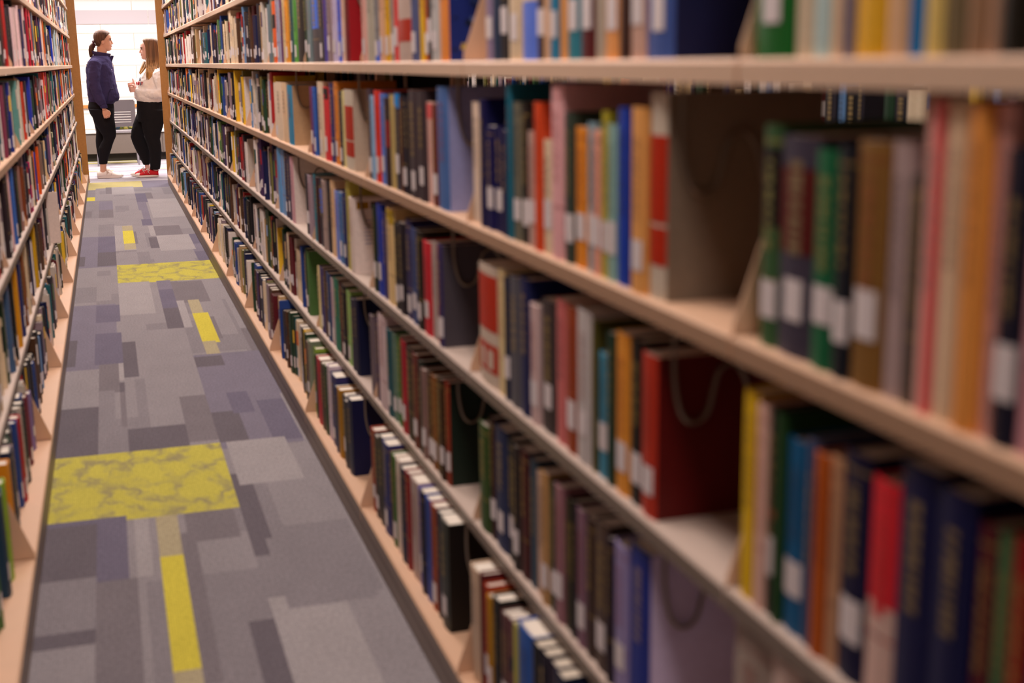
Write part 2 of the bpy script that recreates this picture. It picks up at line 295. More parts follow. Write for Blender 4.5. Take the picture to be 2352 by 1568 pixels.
# ------------------------------------------------------------------ books
HERO = """0 1.686 1.719 0.238 202840 navy
0 1.723 1.756 0.238 302438 plum
0 1.761 1.791 0.240 241c30 charcoal
0 1.796 1.827 0.239 181820 black
0 1.832 1.908 0.244 04549c blue
0 1.913 1.928 0.225 a09c58 khaki
0 1.931 1.949 0.221 684850 mauve
0 1.954 1.980 0.217 583030 maroon
0 1.982 2.018 0.211 583838 brown L
0 2.023 2.062 0.223 181414 black
0 2.065 2.088 0.213 a07808 yellow L
0 2.091 2.115 0.224 94380c orange L
0 2.118 2.136 0.237 581018 maroon
0 2.139 2.211 0.232 b09c88 beige
0 2.381 2.441 0.256 303430 charcoal L C=141010
0 2.449 2.484 0.252 141834 navy
0 2.488 2.528 0.243 88401c rust L
0 2.536 2.578 0.247 24448c blue
0 2.586 2.620 0.242 1c1838 navy
0 2.625 2.651 0.236 5454a0 lilac L
0 2.655 2.724 0.252 9c8c88 grey
0 2.733 2.762 0.244 7c2428 red
0 2.771 2.815 0.236 181c3c navy
0 2.825 2.876 0.243 b8aca4 white
0 2.881 2.923 0.235 305c14 green L
0 2.928 2.955 0.231 584030 brown
0 2.961 3.022 0.244 242c68 blue L
0 3.033 3.086 0.239 282428 black
0 3.091 3.139 0.223 3c3434 charcoal L
0 3.145 3.195 0.227 8c4430 rust L
0 3.467 3.526 0.227 0c1440 navy C=0c1440
0 3.534 3.579 0.205 302c38 navy
0 3.587 3.634 0.206 383430 charcoal L
0 3.642 3.690 0.213 987014 gold
0 3.698 3.740 0.208 283054 navy
0 3.747 3.834 0.227 302c5c purple L
0 3.842 3.887 0.247 b0a4b0 mauve
0 3.896 3.942 0.228 304424 green
0 3.950 4.007 0.222 4c3820 brown
0 4.016 4.085 0.222 981c28 red
0 4.094 4.145 0.215 282c20 black
0 4.154 4.217 0.229 78903c lime L
0 4.227 4.281 0.250 788070 greygreen
0 4.291 4.358 0.220 604838 brown L
1 1.015 1.056 0.286 303038 charcoal
1 1.060 1.116 0.282 b0a098 beige L
1 1.120 1.209 0.273 8c8078 grey
1 1.456 1.524 0.248 082c80 blue C=c4b8d4
1 1.527 1.575 0.231 8880a4 lavender L
1 1.578 1.603 0.226 281828 plum
1 1.605 1.654 0.235 504038 taupe L
1 1.657 1.694 0.225 3c2820 brown
1 1.697 1.733 0.225 785c6c mauve L
1 1.735 1.763 0.228 140c10 black
1 1.765 1.789 0.219 383410 olive
1 1.791 1.828 0.233 88646c mauve L
1 1.833 1.863 0.225 28402c darkgreen L
1 1.867 1.901 0.232 a08058 tan L
1 1.903 1.933 0.221 b09888 beige
1 1.938 1.974 0.233 344858 slateblue
1 1.976 2.021 0.236 48181c maroon
1 2.023 2.056 0.232 342c2c charcoal L
1 2.059 2.094 0.234 24221c black L
1 2.101 2.174 0.237 082450 navy L
1 2.180 2.209 0.243 341014 maroon L
1 2.215 2.279 0.216 304c1c green
1 2.515 2.549 0.230 80301c rust L C=182820
1 2.552 2.587 0.229 38200c brown L
1 2.591 2.619 0.221 605030 olive
1 2.622 2.671 0.216 784808 gold L
1 2.675 2.713 0.210 4c3418 brown L
1 2.716 2.751 0.211 7c6460 taupe L
1 2.755 2.791 0.223 28302c black
1 2.794 2.845 0.229 64302c rust L
1 2.848 2.916 0.231 34281c brown
1 2.924 2.969 0.234 981c34 red L
1 2.978 3.040 0.232 34681c green L
1 3.045 3.083 0.227 60786c greygreen L
1 3.087 3.137 0.229 14505c teal L
1 3.140 3.238 0.252 b4a4a8 white
1 3.243 3.304 0.227 48304c purple
1 3.309 3.353 0.225 6c6068 grey
1 3.548 3.598 0.227 0c1438 navy C=0c1438
1 3.603 3.669 0.216 28243c charcoal
1 3.674 3.742 0.228 88a868 lightgreen L
1 3.748 3.819 0.233 20181c black L
1 3.825 3.866 0.233 581c20 maroon
1 3.871 3.963 0.232 1c6c58 teal
1 3.970 4.023 0.219 a898a0 mauve L
1 4.029 4.101 0.226 28406c blue L
1 4.108 4.164 0.227 4c3428 brown
1 4.171 4.239 0.224 40386c purple L
1 4.246 4.306 0.217 c8bc90 cream
2 0.708 0.732 0.242 202850 navy
2 0.735 0.761 0.232 7c1008 red
2 0.763 0.779 0.227 486848 green
2 0.780 0.800 0.227 541824 maroon
2 0.806 0.853 0.242 0c1444 navy
2 0.856 0.908 0.248 0c1444 navy
2 0.911 0.955 0.218 bc2c38 red B=0,.45,b8a098
2 0.957 1.001 0.231 14143c navy L
2 1.004 1.024 0.216 a88468 tan
2 1.026 1.048 0.213 a0561c brown
2 1.051 1.068 0.220 445070 slateblue
2 1.069 1.111 0.211 045880 blue L
2 1.113 1.125 0.231 284828 green
2 1.127 1.145 0.233 181414 black B=.48,.52,a02030 L
2 1.147 1.168 0.232 c8a89c cream
2 1.170 1.206 0.239 d4b408 yellow C=a08000
2 1.436 1.480 0.220 a03420 red L C=580c0c
2 1.486 1.528 0.230 181414 black L
2 1.531 1.577 0.229 c08838 mustard L
2 1.580 1.606 0.221 203c30 darkgreen
2 1.610 1.647 0.184 408098 skyblue L
2 1.650 1.666 0.227 504c20 olive
2 1.668 1.722 0.234 a8a4a4 silver L
2 1.729 1.777 0.229 88401c brown L
2 1.779 1.824 0.231 b06868 rosepink
2 1.832 1.900 0.218 3c3436 charcoal L
2 1.905 1.946 0.202 b09c9c mauve L
2 1.950 2.002 0.237 142050 navy
2 2.005 2.062 0.231 54545c grey
2 2.067 2.098 0.220 1c2440 navy L
2 2.103 2.141 0.230 c8b890 cream
2 2.143 2.262 0.225 b0a498 grey R2
2 2.525 2.562 0.218 38305c purple L C=48444c
2 2.565 2.592 0.211 8c3c28 rust L
2 2.595 2.635 0.214 9c908c grey
2 2.638 2.683 0.208 b02838 red L
2 2.707 2.762 0.224 282420 black L
2 2.766 2.823 0.222 3c4c78 slateblue L
2 2.827 2.887 0.235 34305c purple L
2 2.892 2.949 0.220 28222c charcoal L
2 2.953 3.013 0.210 201c1c black L
2 3.018 3.101 0.241 d8c090 cream T=a89018
2 3.106 3.150 0.221 3c3468 purple
2 3.155 3.223 0.239 1c3c9c blue L
2 3.228 3.275 0.228 243424 darkgreen L
2 3.537 3.592 0.216 dccfca white C=dccfca
2 3.598 3.656 0.259 a49c50 olive
2 3.662 3.706 0.218 2c3468 navy L
2 3.712 3.788 0.213 4870a0 blue L
2 3.794 3.858 0.210 7080bc lilac
2 3.864 3.946 0.237 c4a888 tan
2 3.953 4.013 0.227 302c34 charcoal
2 4.020 4.082 0.224 988884 grey
2 4.089 4.162 0.225 2c2838 navy B=.5,.85,1c60c0
2 4.170 4.227 0.222 3c1c24 maroon
2 4.234 4.322 0.226 1c7080 teal
2 4.330 4.412 0.214 90808c mauve
2 4.420 4.494 0.210 20242c black L
2 4.758 4.843 0.248 b08c94 mauve C=d8ccc8
2 4.853 4.929 0.252 3c3850 slate L
2 4.939 5.018 0.253 34304c purple L
2 5.028 5.109 0.259 6c8cb0 greyblue
2 5.120 5.219 0.265 5c8cb4 blue
3 0.716 0.744 0.245 28284c navy L
3 0.747 0.769 0.231 b48890 rose
3 0.770 0.798 0.230 1c1c30 navy L
3 0.799 0.817 0.264 d8a8a0 pink
3 0.818 0.842 0.268 dc9c54 orange
3 0.844 0.874 0.268 d8c0a4 cream
3 0.875 0.901 0.268 d8b0a8 pink B=0,1,cc6464
3 0.902 0.920 0.200 4c443c darkgrey
3 0.922 0.950 0.226 9c8c8c grey
3 0.951 0.998 0.225 7a5c30 bronze L
3 0.999 1.028 0.218 141c28 black L
3 1.030 1.064 0.212 0c6040 green L
3 1.072 1.141 0.222 403c4c slate L B=.48,.86,561414
3 1.143 1.181 0.231 3c5c3c green L B=.55,.9,201c1c
3 1.422 1.468 0.257 b0a89c grey R2 C=786c60
3 1.474 1.517 0.238 dca868 tan L
3 1.520 1.532 0.235 281c50 purple
3 1.533 1.574 0.236 14409c blue
3 1.577 1.608 0.212 80a09c seafoam L
3 1.610 1.631 0.229 a09838 olive L
3 1.632 1.664 0.202 c49484 rose L
3 1.666 1.690 0.211 7894a0 greyblue L
3 1.692 1.738 0.203 dc9434 mustard L
3 1.742 1.779 0.222 38443c darkgreen L
3 1.781 1.830 0.272 d4a8ac pink
3 1.836 1.877 0.177 c8b8a0 beige L
3 1.879 1.909 0.233 b84c28 rust
3 1.916 1.956 0.186 a89088 taupe L
3 1.958 1.990 0.227 2a2220 black L
3 1.992 2.033 0.230 66665a olivegrey L
3 2.035 2.055 0.261 1c6478 teal
3 2.060 2.100 0.181 181848 navy
3 2.103 2.145 0.186 0a0e4c navy L
3 2.148 2.191 0.184 0c1050 navy L
3 2.194 2.237 0.230 080c48 navy
3 2.239 2.296 0.223 f0ddcc cream C=0a1050
3 2.459 2.540 0.247 46689a steelblue C=8488ac
3 2.551 2.588 0.210 6a3c34 brown L
3 2.592 2.634 0.214 c4a49c pinkishgrey T=c06060
3 2.642 2.710 0.236 3c3238 charcoal L
3 2.713 2.789 0.235 443a40 charcoal L
3 2.794 2.833 0.218 28222a black
3 2.837 2.869 0.220 1c1c30 navy L
3 2.873 2.906 0.216 5a3a20 brown
3 2.910 2.963 0.228 3c3c48 slate L T=1c86c8
3 2.967 3.007 0.221 a89868 khaki
3 3.012 3.062 0.212 3a2a30 maroon B=.45,.75,8a1830
3 3.067 3.120 0.221 5c78b8 blue L
3 3.125 3.190 0.228 cc3a28 red L
3 3.196 3.229 0.214 88aac8 paleblue
3 3.235 3.287 0.229 4a3a48 plum L
3 3.496 3.618 0.222 b4aca0 grey R2 C=a09488
3 3.625 3.667 0.218 e0d8a0 cream
3 3.674 3.726 0.215 403c44 charcoal L
3 3.733 3.801 0.241 d08a3c orange L
3 3.808 3.887 0.237 3c3468 purple L
3 3.895 3.977 0.223 c03a40 red L T=2a2022
3 3.985 4.080 0.238 c8b8a4 beige L
3 4.088 4.133 0.200 201c1c black
3 4.142 4.197 0.220 3a62a8 blue L
3 4.197 4.253 0.219 6a3a6a purple L
3 4.701 4.832 0.216 2a7898 teal C=a08a70
3 4.843 4.955 0.224 bda68c tan
3 4.967 5.112 0.224 cdbca8 beige
3 5.125 5.237 0.220 d0bfae beige L
4 0.770 0.789 0.000 5c4030 brown
4 0.790 0.816 0.000 201c14 black
4 0.817 0.835 0.000 a08470 taupe
4 0.836 0.854 0.000 8c7058 tan
4 0.855 0.887 0.000 6c6048 olive
4 0.889 0.909 0.000 c4b070 khaki
4 0.910 0.937 0.000 b0a898 cream B=.0,.4,0470a8
4 0.938 0.961 0.000 c8a888 beige
4 0.962 1.012 0.000 dcb030 yellow
4 1.015 1.036 0.000 706874 grey
4 1.038 1.055 0.000 c8b094 beige
4 1.057 1.089 0.000 a0b4b4 paleblue
4 1.091 1.120 0.000 b8ac98 cream
4 1.123 1.196 0.000 046024 green L
4 1.406 1.480 0.000 3c548c slateblue L C=101c48
4 1.487 1.532 0.000 b09488 beige L
4 1.535 1.567 0.000 402820 brown
4 1.570 1.625 0.000 e0a468 tan L
4 1.628 1.657 0.000 9c9488 grey
4 1.661 1.715 0.000 541820 maroon L
4 1.718 1.769 0.000 2c7484 teal L
4 1.774 1.799 0.000 cc9860 tan
4 1.802 1.833 0.000 307898 teal L
4 1.835 1.857 0.000 bc9c80 tan
4 1.861 1.905 0.000 38241c brown L
4 1.907 1.974 0.000 5c78c8 blue B=.35,.75,c8bcac
4 1.981 2.042 0.000 b8a890 beige L
4 2.051 2.108 0.000 242024 black L
4 2.110 2.144 0.000 2c3c54 navy
4 2.147 2.184 0.000 80748c mauve L
4 2.435 2.502 0.000 f0a050 orange C=182c6c
4 2.506 2.563 0.000 a4a4a4 grey L
4 2.570 2.596 0.000 3c3438 charcoal L
4 2.599 2.629 0.000 a85818 brown L
4 2.633 2.692 0.000 f0c810 yellow
4 2.696 2.736 0.000 50587c slateblue L
4 2.744 2.869 0.000 a89890 grey R2
4 2.873 2.928 0.000 cc4848 red L
4 2.933 2.970 0.000 908880 grey L
4 2.975 3.024 0.000 d8ac04 yellow L
4 3.029 3.089 0.000 c09c80 tan L
4 3.095 3.152 0.000 7c7c80 grey L B=.0,.2,4868c0
4 3.158 3.240 0.000 a09c90 grey
4 3.245 3.303 0.000 d0a8a0 pink L
4 3.493 3.546 0.000 701424 red C=881020
4 3.559 3.621 0.000 dcc0b0 beige L
4 3.628 3.684 0.000 4868d0 blue L
4 3.691 3.757 0.000 c8c0dc white L
4 3.765 3.848 0.000 88787c grey L
4 3.856 3.920 0.000 3c3090 purple
4 3.928 4.019 0.000 3c383c charcoal L
4 4.027 4.141 0.000 504c50 grey B=.45,.95,4c70c0
4 4.149 4.223 0.000 6c7c80 greyblue L
4 4.232 4.298 0.000 183c24 darkgreen L
4 4.308 4.457 0.000 181414 black
4 4.468 4.573 0.000 4c8c34 green L
4 4.584 4.673 0.000 144850 teal L
4 4.684 4.753 0.000 e0a040 mustard L
4 4.765 4.848 0.000 b0a07c khaki
4 4.860 4.922 0.000 5c2c5c purple
4 4.934 5.036 0.000 8c8ca0 greyblue L
4 5.049 5.129 0.000 e06c28 orange L
4 5.142 5.211 0.000 6c7468 greygreen L
4 5.225 5.296 0.000 607078 greyblue L"""
HEROL = """0 2.869 2.955 0.385 203c50 teal L
0 2.965 3.077 0.362 84a028 lime
0 3.088 3.187 0.340 c08420 mustard
0 3.222 3.330 0.326 28304c navy
0 3.501 3.661 0.264 9c1c2c red L
0 3.676 3.853 0.238 242830 black L
0 3.870 3.993 0.212 6c2838 maroon L
0 4.011 4.143 0.183 786890 lilac L
1 3.924 4.083 0.378 486080 blue L
1 4.098 4.239 0.369 181c20 black L
1 4.256 4.409 0.342 bc8c20 mustard
1 4.426 4.592 0.333 2c3468 navy L
1 4.611 4.834 0.313 7c4c28 brown L
1 4.856 5.011 0.290 b8a890 beige
1 5.034 5.201 0.269 24344c navy L
1 5.434 5.630 0.258 b08c10 gold
1 5.659 5.872 0.237 483c34 charcoal L
1 5.904 6.137 0.210 50382c brown
1 6.171 6.427 0.269 a89494 mauve L
1 7.053 8.173 0.204 d0bcb8 white
2 4.231 4.346 0.310 30242c black L
2 4.363 4.521 0.313 c0a0a0 pinkishgrey
2 4.521 4.692 0.269 3c64a4 blue L
2 4.692 4.877 0.248 181c2c black
2 4.898 5.077 0.238 886860 taupe L
2 5.100 5.294 0.217 743c1c brown
2 5.319 5.504 0.191 342c34 charcoal L
2 5.559 5.762 0.204 a80860 magenta L
2 5.792 5.979 0.208 28242c black
2 6.012 6.215 0.214 483c90 purple
2 6.215 6.547 0.222 e06408 orange
2 6.586 6.789 0.219 80685c taupe L
2 6.789 7.005 0.215 504440 brown L
2 7.005 7.188 0.211 e0c8a0 cream
2 7.235 7.481 0.213 242c4c navy L
2 7.481 7.745 0.213 684868 plum L
2 7.745 8.029 0.203 d0b0a0 beige L
2 8.088 8.334 0.200 b0b098 beige L
2 8.334 8.529 0.198 38202c black L
3 4.516 4.627 0.238 7c3850 plum
3 4.627 4.743 0.243 2c2c3c slate L
3 4.743 5.017 0.244 142c78 blue L
3 5.017 5.178 0.244 382c34 charcoal
3 5.202 5.402 0.245 5c8884 teal L
3 5.402 5.563 0.244 b0aca0 beige
3 5.563 5.793 0.235 a83c24 rust L
3 5.793 6.010 0.236 342c34 charcoal L
3 6.075 6.388 0.250 2c3c98 blue L
3 6.462 6.859 0.254 181418 black
3 6.901 7.168 0.233 484850 slate L
3 7.214 7.456 0.225 c8b0b4 white L
3 7.456 7.662 0.223 dcc0c0 pink L
3 7.662 7.935 0.260 b84838 rust L
3 7.935 8.169 0.263 a01840 red L
3 8.169 8.417 0.273 6858a0 purple L
3 8.417 8.681 0.277 30202c black L
3 8.681 9.341 0.278 1c6468 teal L
3 9.341 9.840 0.273 dc8c88 pink L
3 9.840 10.299 0.272 685c2c olive
3 10.299 10.699 0.277 303070 navy L
3 10.699 11.131 0.272 a85028 rust L
3 11.131 11.600 0.267 786c68 grey L
3 11.600 12.111 0.257 d06028 orange L
3 12.111 12.817 0.301 203428 darkgreen
3 12.817 13.611 0.274 d08c10 mustard
3 13.611 14.322 0.272 585898 lilac L
4 4.939 5.116 0.000 a02020 red
4 5.116 5.233 0.000 7c7474 grey
4 5.233 5.356 0.000 2c2430 black
4 5.356 5.539 0.000 c0a8ac white L
4 5.539 5.735 0.000 b09c9c grey L
4 5.735 6.008 0.000 c4acb0 white L
4 6.008 6.172 0.000 342c5c navy L
4 6.172 6.381 0.273 c8b0b0 white L
4 6.381 6.683 0.269 a81838 red
4 6.683 6.929 0.278 c8505c rose L
4 6.929 7.148 0.285 686c78 grey L
4 7.148 7.383 0.295 4878ac blue L
4 7.383 7.685 0.298 50283c maroon L
4 7.685 7.957 0.302 282858 navy L
4 7.957 8.130 0.308 c8b0a8 beige L
4 8.130 8.436 0.314 a85818 orange L
4 8.436 8.765 0.312 506040 olive L
4 8.835 10.022 0.337 0838a4 blue
4 10.112 10.492 0.325 8898a0 greyblue L
4 10.492 11.010 0.331 a8a8a8 grey L
4 11.010 11.346 0.322 181818 black L
4 11.346 11.955 0.320 242024 charcoal
4 11.955 12.492 0.319 e05010 orange
4 12.634 13.235 0.329 18342c darkgreen L
4 13.235 13.898 0.336 28203c navy
4 13.898 15.663 0.334 c8c0c8 white L"""
RGBN = {}
def gain(c, g):
    m = max(c); k = min(g, .85/max(m, 1e-4)); return tuple(x*k for x in c)
PALETTE = [('ccc4c0','white',15),('a8a098','grey',9),('d0c0a8','cream',10),('1c1a20','black',16),('343038','charcoal',13),('141c44','navy',11),('2c4680','blue',6),('6484a8','paleblue',4),
 ('5c1c26','maroon',8),('98282c','red',5),('24402c','darkgreen',8),('4c6c40','green',3),('503828','brown',9),('a08868','tan',8),('205860','teal',4),('c07038','orange',2),('c8a838','yellow',2),('443058','purple',3),('706c40','olive',4),('84747c','mauve',7)]
PW = [p[2] for p in PALETTE]
books = []   # dict per book
def add(row, sh, y0, y1, h, hexc, nm, fl='', x=None, depth=None, hero=False):
    books.append(dict(row=row, sh=sh, y0=y0, y1=y1, h=h, hex=hexc, nm=nm, fl=fl, x=x, d=depth, hero=hero))
CLR = [.24, .27, .262, .264, .268, .255]
def clearance(sh): return ZS[sh+1]-.031-ZS[sh]
def parse(txt):
    out = []
    for ln in txt.strip().splitlines():
        t = ln.split(); out.append((int(t[0]), float(t[1]), float(t[2]), float(t[3]), t[4], t[5], ' '.join(t[6:])))
    return out
rnd = random.Random(11)
def rand_book(row, sh, y, ymax, xb, jit, bright=0):
    if books and books[-1]['row'] == row and not books[-1]['hero'] and rnd.random() < .22 and abs(books[-1]['y1']-y) < .01:
        q = books[-1]; t = q['y1']-q['y0']+.0008
        if y+t < ymax:
            add(row, sh, y+.0004, y+t-.0004, q['h'], q['hex'], q['nm'], q['fl'], q['x']+rnd.uniform(-.001, .001), q['d']); return y+t
    hexc, nm, _ = rnd.choices(PALETTE, PW)[0]
    t = min(max(rnd.gauss(.036, .014), .012), .075)
    if y+t > ymax: return None
    cl = clearance(sh); h = min(rnd.gauss(.225, .022), cl-.006); h = max(h, .17)
    fl = 'L' if rnd.random() < .75 else ''
    add(row, sh, y+.0004, y+t-.0004, h, hexc, nm, fl, xb+rnd.uniform(0, jit), rnd.uniform(.14, .18))
    return y+t
# right row, hero shelves
H = parse(HERO); byS = {}
for r in H: byS.setdefault(r[0], []).append(r)
ranges = {}
for s, rs in byS.items():
    rs.sort(key=lambda r: r[1]); xf = .600 if s == 0 else .643
    for i, r in enumerate(rs):
        y0, y1 = r[1], r[2]
        if i+1 < len(rs) and rs[i+1][1]-y1 < .03: y1 = rs[i+1][1]
        h = r[3] if r[3] > 0 else rnd.uniform(.225, .262)
        for q in range(5):
            sm_ = SEAM(q, s)
            if y0 < sm_+.003 and y1 > sm_-.005: (y0, y1) = (y0, sm_-.006) if (y0+y1)/2 < sm_+.004 else (sm_+.005, y1)
        if 'C=' in r[6] and y1-y0 > .06: pass
        add('R', s, y0+.0005, y1-.0005, min(h, clearance(s)-.004), r[4], r[5], r[6], xf+rnd.uniform(-.002, .005), rnd.uniform(.15, .18) if 'C=' not in r[6] else .215, True)
    ranges[s] = (rs[0][1], rs[-1][2])
for s in range(7):
    for n in range(-2, 13):
        a, b = SEAM(n, s)+.012, SEAM(n+1, s)-.012
        if s in ranges:
            lo, hi = ranges[s]
            segs = [(a, min(b, lo-.004))] if a < lo else []
            if b > hi: segs.append((max(a, hi+.003), b))
        else: segs = [(a, b)]
        for (p, q) in segs:
            if n >= 1 and rnd.random() < .55: p = p+rnd.uniform(.02, .22)    # gap at the near end of a shelf
            y = p
            while y is not None and y < q: y = rand_book('R', s, y, q, (.600 if s == 0 else .643)-.002, .022)
# left row
HL = parse(HEROL); byL = {}
for r in HL: byL.setdefault(r[0], []).append(((r[1]+r[2])/2, r))
for s in range(7):
    xb = -.300 if s == 0 else -.330
    marks = sorted(byL.get(s, []), key=lambda r: r[0])
    for n in range(-3, 11):
        a, b = YLF(n)+.014-.105*(s > 0), YLF(n+1)-.014-.105*(s > 0)
        y = a if rnd.random() < .4 else a+rnd.uniform(.02, .2)
        while y is not None and y < b:
            mk = [m for m in marks if y <= m[0] < y+.045]
            if mk and y+.055 < b:
                r = mk[0][1]; marks.remove(mk[0]); t = .05
                hh = r[3] if r[3] > 0 else rnd.uniform(.22, .26)
                add('L', s, y+.0004, y+t-.0004, min(max(hh, .18), clearance(s)-.004), r[4], r[5], r[6], xb+.002, .17); y += t
            else:
                ok = rand_book('L', s, y, b, 0, 0)
                if ok is not None: books[-1]['x'] = xb-rnd.uniform(.0, .024)
                y = ok
bk_ = next(b for b in books if b['row'] == 'L' and b['sh'] == 1 and b['y0'] < 6.95 < b['y1']+.03)
bk_.update(hex='e4d4cc', nm='white', h=.262, x=-.283, d=.27, fl='', hero=True)
# rear face of the right row and the next row of shelves (glimpsed)
for n in range(0, 13):
    for s in (3, 4):
        y = YR(n)+.01
        while y is not None and y < YR(n+1)-.2:
            ok = rand_book('B', s, y, YR(n+1)-.01, 0, 0)
            if ok is not None: books[-1]['x'] = 1.15; books[-1]['d'] = .17; books[-1]['h'] = min(books[-1]['h'], .2) if n < 3 else .262
            y = ok
for n in range(0, 13):
    for s in (2, 3, 4, 5):
        y = YR(n)+.01
        while y is not None and y < YR(n+1)-.1:
            ok = rand_book('N', s, y, YR(n+1)-.01, 2.065, .02)
            y = ok
def project(p):
    d = Vector(p)-EYE; dz = d.dot(F)
    return (1176+FPX*d.dot(R)/dz, 784-FPX*d.dot(U)/dz) if dz > .05 else None
for b in books:
    z = ZS[b['sh']]; pts = [project((b['x'], y, zz)) for y in (b['y0'], b['y1']) for zz in (z, z+b['h'])]
    b['area'] = 0
    if b['row'] in 'RL' and all(pts):
        x0 = max(0, min(p[0] for p in pts)); x1 = min(2352, max(p[0] for p in pts)); y0 = max(0, min(p[1] for p in pts)); y1 = min(1568, max(p[1] for p in pts))
        if x1 > x0+1 and y1 > y0+2: b['area'] = (x1-x0)*(y1-y0)*(1.6 if b['hero'] else 1)
top = set(id(b) for b in sorted(books, key=lambda b: -b['area'])[:300] if b['area'] > 0)
def bays(b):
    if b['row'] == 'R': return max(n for n in range(-4, 14) if SEAM(n, b['sh']) <= (b['y0']+b['y1'])/2 or n == -4)
    return math.floor(((b['y0']+b['y1'])/2-3.12+.105*(b['sh'] > 0))/1.05)
groups = {}
for b in books:
    if b['row'] in 'RL': b['bay'] = bays(b); groups.setdefault((b['row'], b['sh'], b['bay']), []).append(b)
for g in groups.values():
    g.sort(key=lambda b: -b['y0'])
    for i, b in enumerate(g): b['ord'] = i+1
GAIN = 1.8
def tint(h, g=None): return gain(tuple(c**1.2 for c in hx(h)), g or GAIN)
def spine_profile(t, bulge, n=5):     # from -t/2 to t/2, x<=0 bulge
    return [(-bulge*math.cos(math.pi*(i/n-.5)), -t/2+t*i/n) for i in range(n+1)]
def hero_book(b):
    s = 1 if b['row'] == 'R' else -1     # spine outward direction is -x on the right row
    t = b['y1']-b['y0']; h = b['h']; D = b['d']; z0 = ZS[b['sh']]; c = tint(b['hex']); fl = b['fl']
    sc = c; import re as _re
    mC = _re.search(r'C=(\w{6})', fl); side = tint(mC.group(1)) if mC else c
    cv = min(.0025, t*.16); bulge = min(.0045, t*.18)
    P = spine_profile(t, bulge)
    Q = [(x+cv, y*(1-2*cv/t)) for x, y in P]
    V = lambda x, y, z: (x, y, z)
    mb = MB()
    out = [(D, -t/2)]+P+[(D, t/2)]; inn = [(D, -t/2+cv)]+Q+[(D, t/2-cv)]
    n = len(out)
    for i in range(n-1):
        (a0, b0), (a1, b1) = out[i], out[i+1]; col = side if i in (0,) else c
        if i == n-2: col = side
        mb.poly([V(a0, b0, 0), V(a1, b1, 0), V(a1, b1, h), V(a0, b0, h)], col)
        (c0, d0), (c1, d1) = inn[i], inn[i+1]
        mb.poly([V(c1, d1, 0), V(c0, d0, 0), V(c0, d0, h), V(c1, d1, h)], c)
        mb.poly([V(a0, b0, h), V(a1, b1, h), V(c1, d1, h), V(c0, d0, h)], c); mb.poly([V(a1, b1, 0), V(a0, b0, 0), V(c0, d0, 0), V(c1, d1, 0)], c)
    for i in (0, n-1):
        mb.poly([V(*out[i], 0), V(*out[i], h), V(*inn[i], h), V(*inn[i], 0)], side)
    def strip(m, za, zb, col, ya=-1, yb=1, off=.0004):
        for i in range(len(P)-1):
            (a0, b0), (a1, b1) = P[i], P[i+1]
            lo, hi = ya*t/2, yb*t/2
            if b1 <= lo or b0 >= hi: continue
            u0 = max(0, (lo-b0)/(b1-b0)); u1 = min(1, (hi-b0)/(b1-b0)); a0, b0, a1, b1 = a0+(a1-a0)*u0, b0+(b1-b0)*u0, a0+(a1-a0)*u1, b0+(b1-b0)*u1
            m.poly([V(a0-off, b0, za), V(a1-off, b1, za), V(a1-off, b1, zb), V(a0-off, b0, zb)], col)
    r = random.Random(int(b['y0']*7919)+b['sh'])
    if 'R2' in fl:
        red = tint('a02c08')
        strip(mb, h*.62 if b['sh'] != 2 else h*.47, h*.80 if b['sh'] != 2 else h*.93, red); strip(mb, h*.17 if b['sh'] != 2 else h*.12, h*.36, red)
        if b['sh'] == 3 and t > .03: strip(mb, h*.38, h*.70, red, off=.0005)
        if b['sh'] == 2: strip(mb, h*.15, h*.31, tint('b0a498'), -.6, -.1, .0006); strip(mb, h*.15, h*.31, tint('b0a498'), .2, .7, .0006)
    mB = _re.search(r'B=([\d.]+),([\d.]+),(\w{6})', fl)
    if mB: strip(mb, h*float(mB.group(1)), h*float(mB.group(2)), tint(mB.group(3)), *( (-.9, -.1) if mB.group(1) == '0' and mB.group(2) == '1' else (-1, 1)))
    mT = _re.search(r'T=(\w{6})', fl)
    if mT: strip(mb, h*.84, h*.985, tint(mT.group(1)))
    if 'R2' not in fl and t > .014:      # gilt or printed spine lettering, as short blocks
        lum = sum(c)/3; tc_ = tint('b09a60') if lum < .12 else ((.05, .05, .07) if r.random() < .6 else (.35, .05, .04))
        tc_ = tuple(.32*p+.68*q for p, q in zip(tc_, c))
        z = h*r.uniform(.38, .5)
        while z < h*.86:
            l = r.uniform(.004, .013); x = P[2][0]-.0006
            mb.poly([V(x, -t*.16, z), V(x, t*.16, z), V(x, t*.16, z+l), V(x, -t*.16, z+l)], tc_); z += l+r.uniform(.002, .006)
        if r.random() < .35: strip(mb, h*.92, h*.935, tc_); strip(mb, h*.30, h*.315, tc_)
    root = mb.obj('book', M['book'])
    root.location = (b['x'], (b['y0']+b['y1'])/2, z0)
    if s < 0: root.scale = (-1, 1, 1)
    pb = MB(); pb.box(cv+.001, D-.004, -t/2+cv, t/2-cv, .003, h-(.004 if r.random() < .8 else .0005)); pb.obj('page_block', M['page'], root)
    if 'L' in fl:
        lb = MB(); z = r.uniform(.030, .048) if b['y1'] < 2.3 and b['row'] == 'R' else r.uniform(.014, .040); q = min(.86, .034/t); strip(lb, z, z+r.uniform(.036, .046), (.8, .8, .8), -q, q, off=.0009); lb.obj('call_label', M['label'], root)
